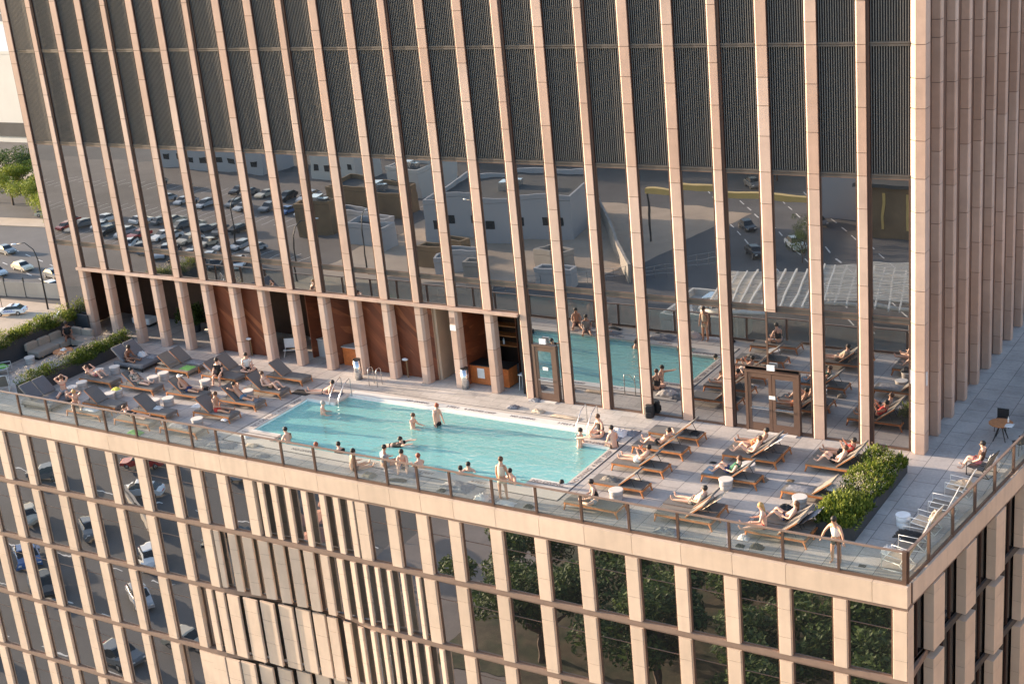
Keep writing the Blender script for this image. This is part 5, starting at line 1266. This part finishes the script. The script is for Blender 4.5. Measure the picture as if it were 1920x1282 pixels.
for r_, (y, x0, n_, yaw) in enumerate(((-121,-196,12,95),(-128,-190,8,-80),(-142,-186,11,88),(-152,-198,9,95),(-112,-170,7,60))):
    kk = -1
    for k in range(n_):
        if rc.random() < .12: continue
        kk += 1; c = rc.choice(cols_)
        car(x0+k*4.6+rc.uniform(-.4,.4), y+rc.uniform(-1.2,1.2)+k*.25, yaw+rc.uniform(-8,8), c, '%s car %s from the left in the %s row of the mirrored parking lot' % (c, ords[kk], ords[r_]), False)
for (x,y,yaw,c,l) in ((-92.6,-60.5,150,'white','white estate car mirrored in the upper podium windows'),(-81,-50,35,'white','white car mirrored in the second row of podium windows'),(-90.4,-52,35,'grey','dark grey car beside the white one in the podium mirror'),
    (-92.1,-45.6,35,'blue','bright blue car mirrored at the lower left podium windows'),(-99,-52,30,'beige','beige car mirrored near the left frame in the podium windows'),(-86,-42,35,'black','black car mirrored below the blue car'),(-76,-44,30,'silver','silver car mirrored in the third row of podium windows'),
    (-98,-66,150,'red','dark red car mirrored beyond the white estate car'),(-72,-151,50,'black','black car on the wide road mirrored below the yellow beam'),(-65.3,-137.5,50,'black','black pickup on the wide road mirrored left of the kerb trees'),(-62.8,-143.9,50,'white','white car parked by the kerb trees in the tower mirror'),
    (-82.4,-177.6,50,'grey','small grey car far up the mirrored road above the yellow beam'),(-60,-152,50,'grey','grey car behind the white one at the kerb trees')):
    car(x,y,yaw,c,l)
def tree(x, y, h, r, label, leaf='leaf_tree', n=8000, z=GZ, seed=0, grp='trees around the streets below', s=.42):
    o = thing('tree', label, 'tree', (x,y,z), 0, grp)
    b = MB(); b.tube([(0,0,0),(.1,0,h*.3),(0,.1,h*.6)],[r*.05,r*.035,r*.02],6)
    for a in range(5): b.tube([(0,0,h*(.3+.05*a)),(r*.5*math.cos(a*1.3),r*.5*math.sin(a*1.3),h*(.55+.06*a))],[r*.04,r*.015],5)
    b.build('trunk', M['trunk'], o)
    def crown():
        q = random.Random(seed % 4); vs = []; fs = []
        cl = [(q.gauss(0,.42), q.gauss(0,.42), q.uniform(.38,.98), q.uniform(.25,.45)) for _ in range(16)]
        for i in range(n):
            c = cl[i % 16]; d = Vector((q.gauss(0,1),q.gauss(0,1),q.gauss(0,.8))).normalized()*c[3]*(q.random()**.35)
            p = Vector((c[0]+d.x, c[1]+d.y, c[2]+d.z*.45)); a = q.uniform(0,6.28); e = q.uniform(-1,1); l = .036*q.uniform(.5,1.4)*s/.42
            u = Vector((math.cos(a)*math.cos(e), math.sin(a)*math.cos(e), math.sin(e)*.6)); w_ = Vector((-math.sin(a), math.cos(a), q.uniform(-.5,.5)))*.5
            k = len(vs); vs += [tuple(p-u*l), tuple(p+w_*l), tuple(p+u*l), tuple(p-w_*l)]; fs.append((k,k+1,k+2,k+3))
        me = bpy.data.meshes.new('crown'); me.from_pydata(vs, [], fs); me.materials.append(M[leaf]); me.update(); return me
    c = link('crown', cached(('crown', leaf, n, seed % 4, s), crown), o); c.scale = (r, r, h)
    return o
for k, (x,y,h,r) in enumerate(((-231,140,9,6),(-224,133,8,5),(-217,137,7,5),(-212,129.5,7,4.5),(-236,133,6,5),(-206,131,6,4),(-243,141,9,7))):
    tree(x,y,h,r,'%s green tree of the clump at the left edge, %s from the left' % (('tall','broad','low')[k%3], ords[k]),'leaf_yel' if k%2 else 'leaf_tree',8000,seed=k)
tree(-160.5,93.5,11,2.2,'slender yellow green tree rising along the left tower edge','leaf_yel',7000,seed=2)
tree(-196,118,8,2.0,'second slender yellow green tree higher along the left tower edge','leaf_yel',3500,seed=3)
for k, (x,y,h,r) in enumerate(((-43,-59,8,5),(-37,-63,9,5.5),(-30,-60,9,6),(-22,-62,9,6),(-14,-60,9,6),(-5,-62,9,6),(-38,-50,8,5),(-28,-50,8,5.5),(-18,-50,8,5.5),(-31,-69,9,6),(-18,-70,9,6),(4,-58,9,6),(-9,-50,8,5.5))):
    tree(x,y,h,r,'plaza tree %s from the left among those mirrored in the lower right podium windows' % (ords[k] if k<14 else 'last'),'leaf_tree',13000,seed=k)
for k in range(28):
    tree(-205+k*5.2+rc.uniform(-2,2), -182-rc.uniform(0,22), rc.uniform(7,13), rc.uniform(4,7), 'dark street tree of the belt mirrored at the top of the tower glass', 'leaf_tree', 3500, seed=k, grp='tree belt mirrored in the tower glass')
for k, (x,y) in enumerate(((-60,-140),(-58.5,-143.5),(-61.5,-147),(-59,-136.5))): tree(x,y,4.5,1.8,'small kerb tree %s along the mirrored wide road' % ords[k],'leaf_tree',2500,seed=k)
def bldg(name, label, x0,x1,y0,y1,h,m='cream_wall', roof='roof', rz=0, win=None, par=.8):
    cx, cy = (x0+x1)/2, (y0+y1)/2; o = thing(name, label, 'building', (cx,cy,GZ), rz); a, c = (x1-x0)/2, (y1-y0)/2
    b = MB(); b.box(-a,a,-c,c,0,h); b.build('wall', M[m], o)
    b = MB(); b.box(-a+.3,a-.3,-c+.3,c-.3,h+.004,h+.05); b.build('roof', M[roof], o)
    b = MB(); b.box(-a-.05,a+.05,-c-.05,-c+.3,h+.06,h+par); b.box(-a-.05,a+.05,c-.3,c+.05,h+.06,h+par); b.box(-a-.05,-a+.3,-c+.302,c-.302,h+.06,h+par); b.box(a-.3,a+.05,-c+.302,c-.302,h+.06,h+par); b.build('parapet', M[m], o)
    if h > 3: b = MB(); b.box(-1,1,-1.2,1.2,h+.06,h+1.5); b.box(1.02,1.9,-1,0,h+.06,h+1.0); b.build('roof_unit', M['steel'], o)
    if win:
        n_, rows, ww, wh = win
        for r_ in range(rows):
            for k in range(n_):
                xx = -a+(k+.5)*2*a/n_; z = (r_+.35)*h/rows
                b = MB(); b.box(xx-ww/2,xx+ww/2,-c-.04,-c-.005,z,z+wh); b.box(xx-ww/2,xx+ww/2,c+.005,c+.04,z,z+wh); b.build('window', M['void'], o)
    return o
bldg('warehouse','white walled flat roofed warehouse mirrored in the middle of the tower glass',-121,-98,-152,-134,6.5,'grey_wall',rz=R(-12),win=(5,1,1.6,1.4))
bldg('office_block','large grey building with gold lit strips mirrored at the right of the tower glass',-62,-28,-190,-156,24,'grey_wall')
o = thing('gold_facade','brown annex with glowing golden facade strips mirrored above the white pergola','building',(-42,-150,GZ)); b = MB(); b.box(-9,9,-4,4,0,8); b.build('wall', M['brown_wall'], o)
for xx in (-7,-3.2,-2.2,3.5,4.6,5.6): 
    b = MB(); b.box(xx-.18,xx+.18,4.01,4.1,1.5,7); b.build('facade_strip', M['beam'], o)
b = MB(); b.box(-10,10,-5,5,8.02,8.5); b.build('roof', M['roof'], o)
o = thing('gantry_beam','long yellow steel beam across the mirrored road','beam',(-71.3,-141.8,GZ)); b = MB(); b.box(-13,13,-.5,.5,7.6,8.5); b.build('beam', M['beam'], o)
for xx in (-12.7,12.7):
    b = MB(); b.box(xx-.12,xx+.12,-.12,.12,0,7.6); b.build('leg', M['dkmetal'], o)
bldg('shed','dark shed left of the warehouse in the tower mirror',-150,-133,-150,-142,4,'brown_wall')
bldg('container','blue grey container in the yard in the tower mirror',-131,-124,-128,-124,3,'grey_wall')
bldg('low_pavilion','low cream pavilion beside the pergola mirrored above the right loungers',-61,-52,-107,-99,3.4,'cream_wall','cream_wall')
bldg('kiosk','low pale building at the far end of the mirrored street',-148,-138,-166,-158,4.5,'cream_wall',win=(3,1,1.4,1.2))
bldg('depot','low dark roofed depot beyond the mirrored parked cars',-215,-185,-175,-166,5,'grey_wall',win=(8,1,2,1.2))
bldg('block','pale block at the top of the mirrored tower glass above the cars',-172,-160,-172,-164,5,'cream_wall',win=(4,1,1.2,1.2))
fw = thing('boundary_wall','long ribbed pale wall along the mirrored curved road','wall',(-88,-138,GZ),R(56))
for k in range(16):
    b = MB(); b.box(k*2.5-18+.04,k*2.5-18+2.46,-.2,.2,0,2.8); b.build('panel', M['concrete'], fw)
pg = thing('pergola','curved white pergola with projecting ribs mirrored above the right group of loungers','pergola',(-43.5,-109.5,GZ+.6),R(-14))
for k in range(5):
    b = MB(); b.tube([(-14+i*2.2, -6+k*3+1.5*math.sin(i*.5), 3.4+.9*math.sin(i*.35+.3)) for i in range(14)], .28, 6); b.build('main_rib', M['pergola'], pg, True)
for k in range(22):
    xx = -14+k*1.32; b = MB(); b.box(xx-.09,xx+.09,-7.6,7.6,4.0+.9*math.sin((k*1.32/2.2)*.35+.3),4.35+.9*math.sin((k*1.32/2.2)*.35+.3)); b.build('rafter', M['pergola'], pg)
for k in range(26):
    b = MB(); yy = -7.2+k*.58; b.box(-13.6,13.8,yy-.05,yy+.05,4.75,4.85); b.build('batten', M['pergola'], pg)
for xx in (-10,0,10):
    for yy in (-5,5):
        b = MB(); b.tube([(xx,yy,0),(xx,yy,3.5)],.25,8); b.build('post', M['pergola'], pg)
for k,(x,y,s_) in enumerate(((-70.5,-58,1),(-67.5,-61,1.1),(-73,-60,.9),(-69,-63.5,1),(-66,-57,.9))):
    o = thing('market_parasol','terracotta parasol %s of the cluster mirrored behind the podium fins' % ords[k],'parasol',(x,y,GZ)); b = MB(); b.tube([(0,0,0),(0,0,3)],.05,6); b.build('pole', M['trunk'], o); b = MB(); b.lathe([(1.9*s_,2.3),(.05,3.1)],8); b.build('canopy', M['terracotta'], o)
for (x,y,rz,l) in ((-118,-112,1.2,'street lamp near the mirrored parked cars'),(-104,-122,.4,'street lamp before the mirrored warehouse'),(-150,-118,2.0,'street lamp in the mirrored parking lot'),(-128,-108,2.4,'tall street lamp at the mirrored bend'),(-58,-62,2.4,'street lamp on the mirrored plaza')): lamp(x,y,9,rz,l)
# direct view at the left: big cream building, roofs
bldg('cream_hall','big pale cream hall behind the trees at the left edge',-420,-268,184,240,22,'cream_wall','cream_wall',win=None)
b = MB(); b.box(-300,-270,183.7,183.95,1.5,5.0); q = b.build('loading_opening', M['roof'], None, label='dark horizontal opening in the cream hall wall', category='opening'); q.location=(0,0,GZ)
bldg('far_roofs','grey roofed building beyond the cream hall',-520,-400,300,330,14,'grey_wall')
# unseen block added on the right to bounce sunlight onto the shaded side walls
bldg('bounce_block','unseen tan block added right of the tower to bounce light onto its shaded side',52,78,-60,60,58,'brick_tan','roof',win=None)

for k,(x,y,a,c_,h) in enumerate(((-106,-118,6,2.4,2.6),(-112,-122,6,2.4,2.6),(-100,-113,5,2.4,2.6),(-140,-134,12,2.4,2.6),(-145,-131,6,2.4,5.2),(-92,-124,3,3,2.2),(-88,-116,4,2,2))):
    bldg('shipping_container','%s container %s in the mirrored yard' % (('long blue grey','rusty brown','pale grey')[k%3], ords[k]),x,x+a,y,y+c_,h,('grey_wall','brown_wall','concrete')[k%3],rz=R((k*23)%40-20))
fe = thing('yard_fence','thin wire fence running along the mirrored curved road','fence',(-100,-104,GZ),R(-38))
for k in range(24):
    b = MB(); b.tube([(k*1.8,0,0),(k*1.8,0,1.8)],.05,5); b.build('post', M['steel'], fe)
b = MB(); [b.tube([(0,0,z),(41.4,0,z)],.025,4) for z in (.5,1.1,1.75)]; b.build('wire', M['steel'], fe)

for k,(x,y,yaw,c) in enumerate(((-104,-40,35,'silver'),(-97,-36,35,'black'),(-70,-36,5,'grey'),(-84,-32,5,'white'),(-93,-29,5,'grey'),(-76,-56,150,'black'),(-84,-68,150,'silver'),(-107,-60,150,'grey'),(-66,-40,5,'beige'),(-101,-46,35,'blue'))):
    car(x,y,yaw,c,'%s car, the %s of the traffic mirrored low in the left podium windows' % (c, ords[k]))
for k,(x,y,a,c_,h) in enumerate(((-79,-63,9,.5,1),(-95,-57,12,.5,1),(-72,-50,8,.5,1))):
    bldg('traffic_barrier','low concrete traffic barrier %s in the podium mirror' % ords[k],x,x+a,y,y+c_,h,'concrete','concrete',rz=R(30),par=.1)
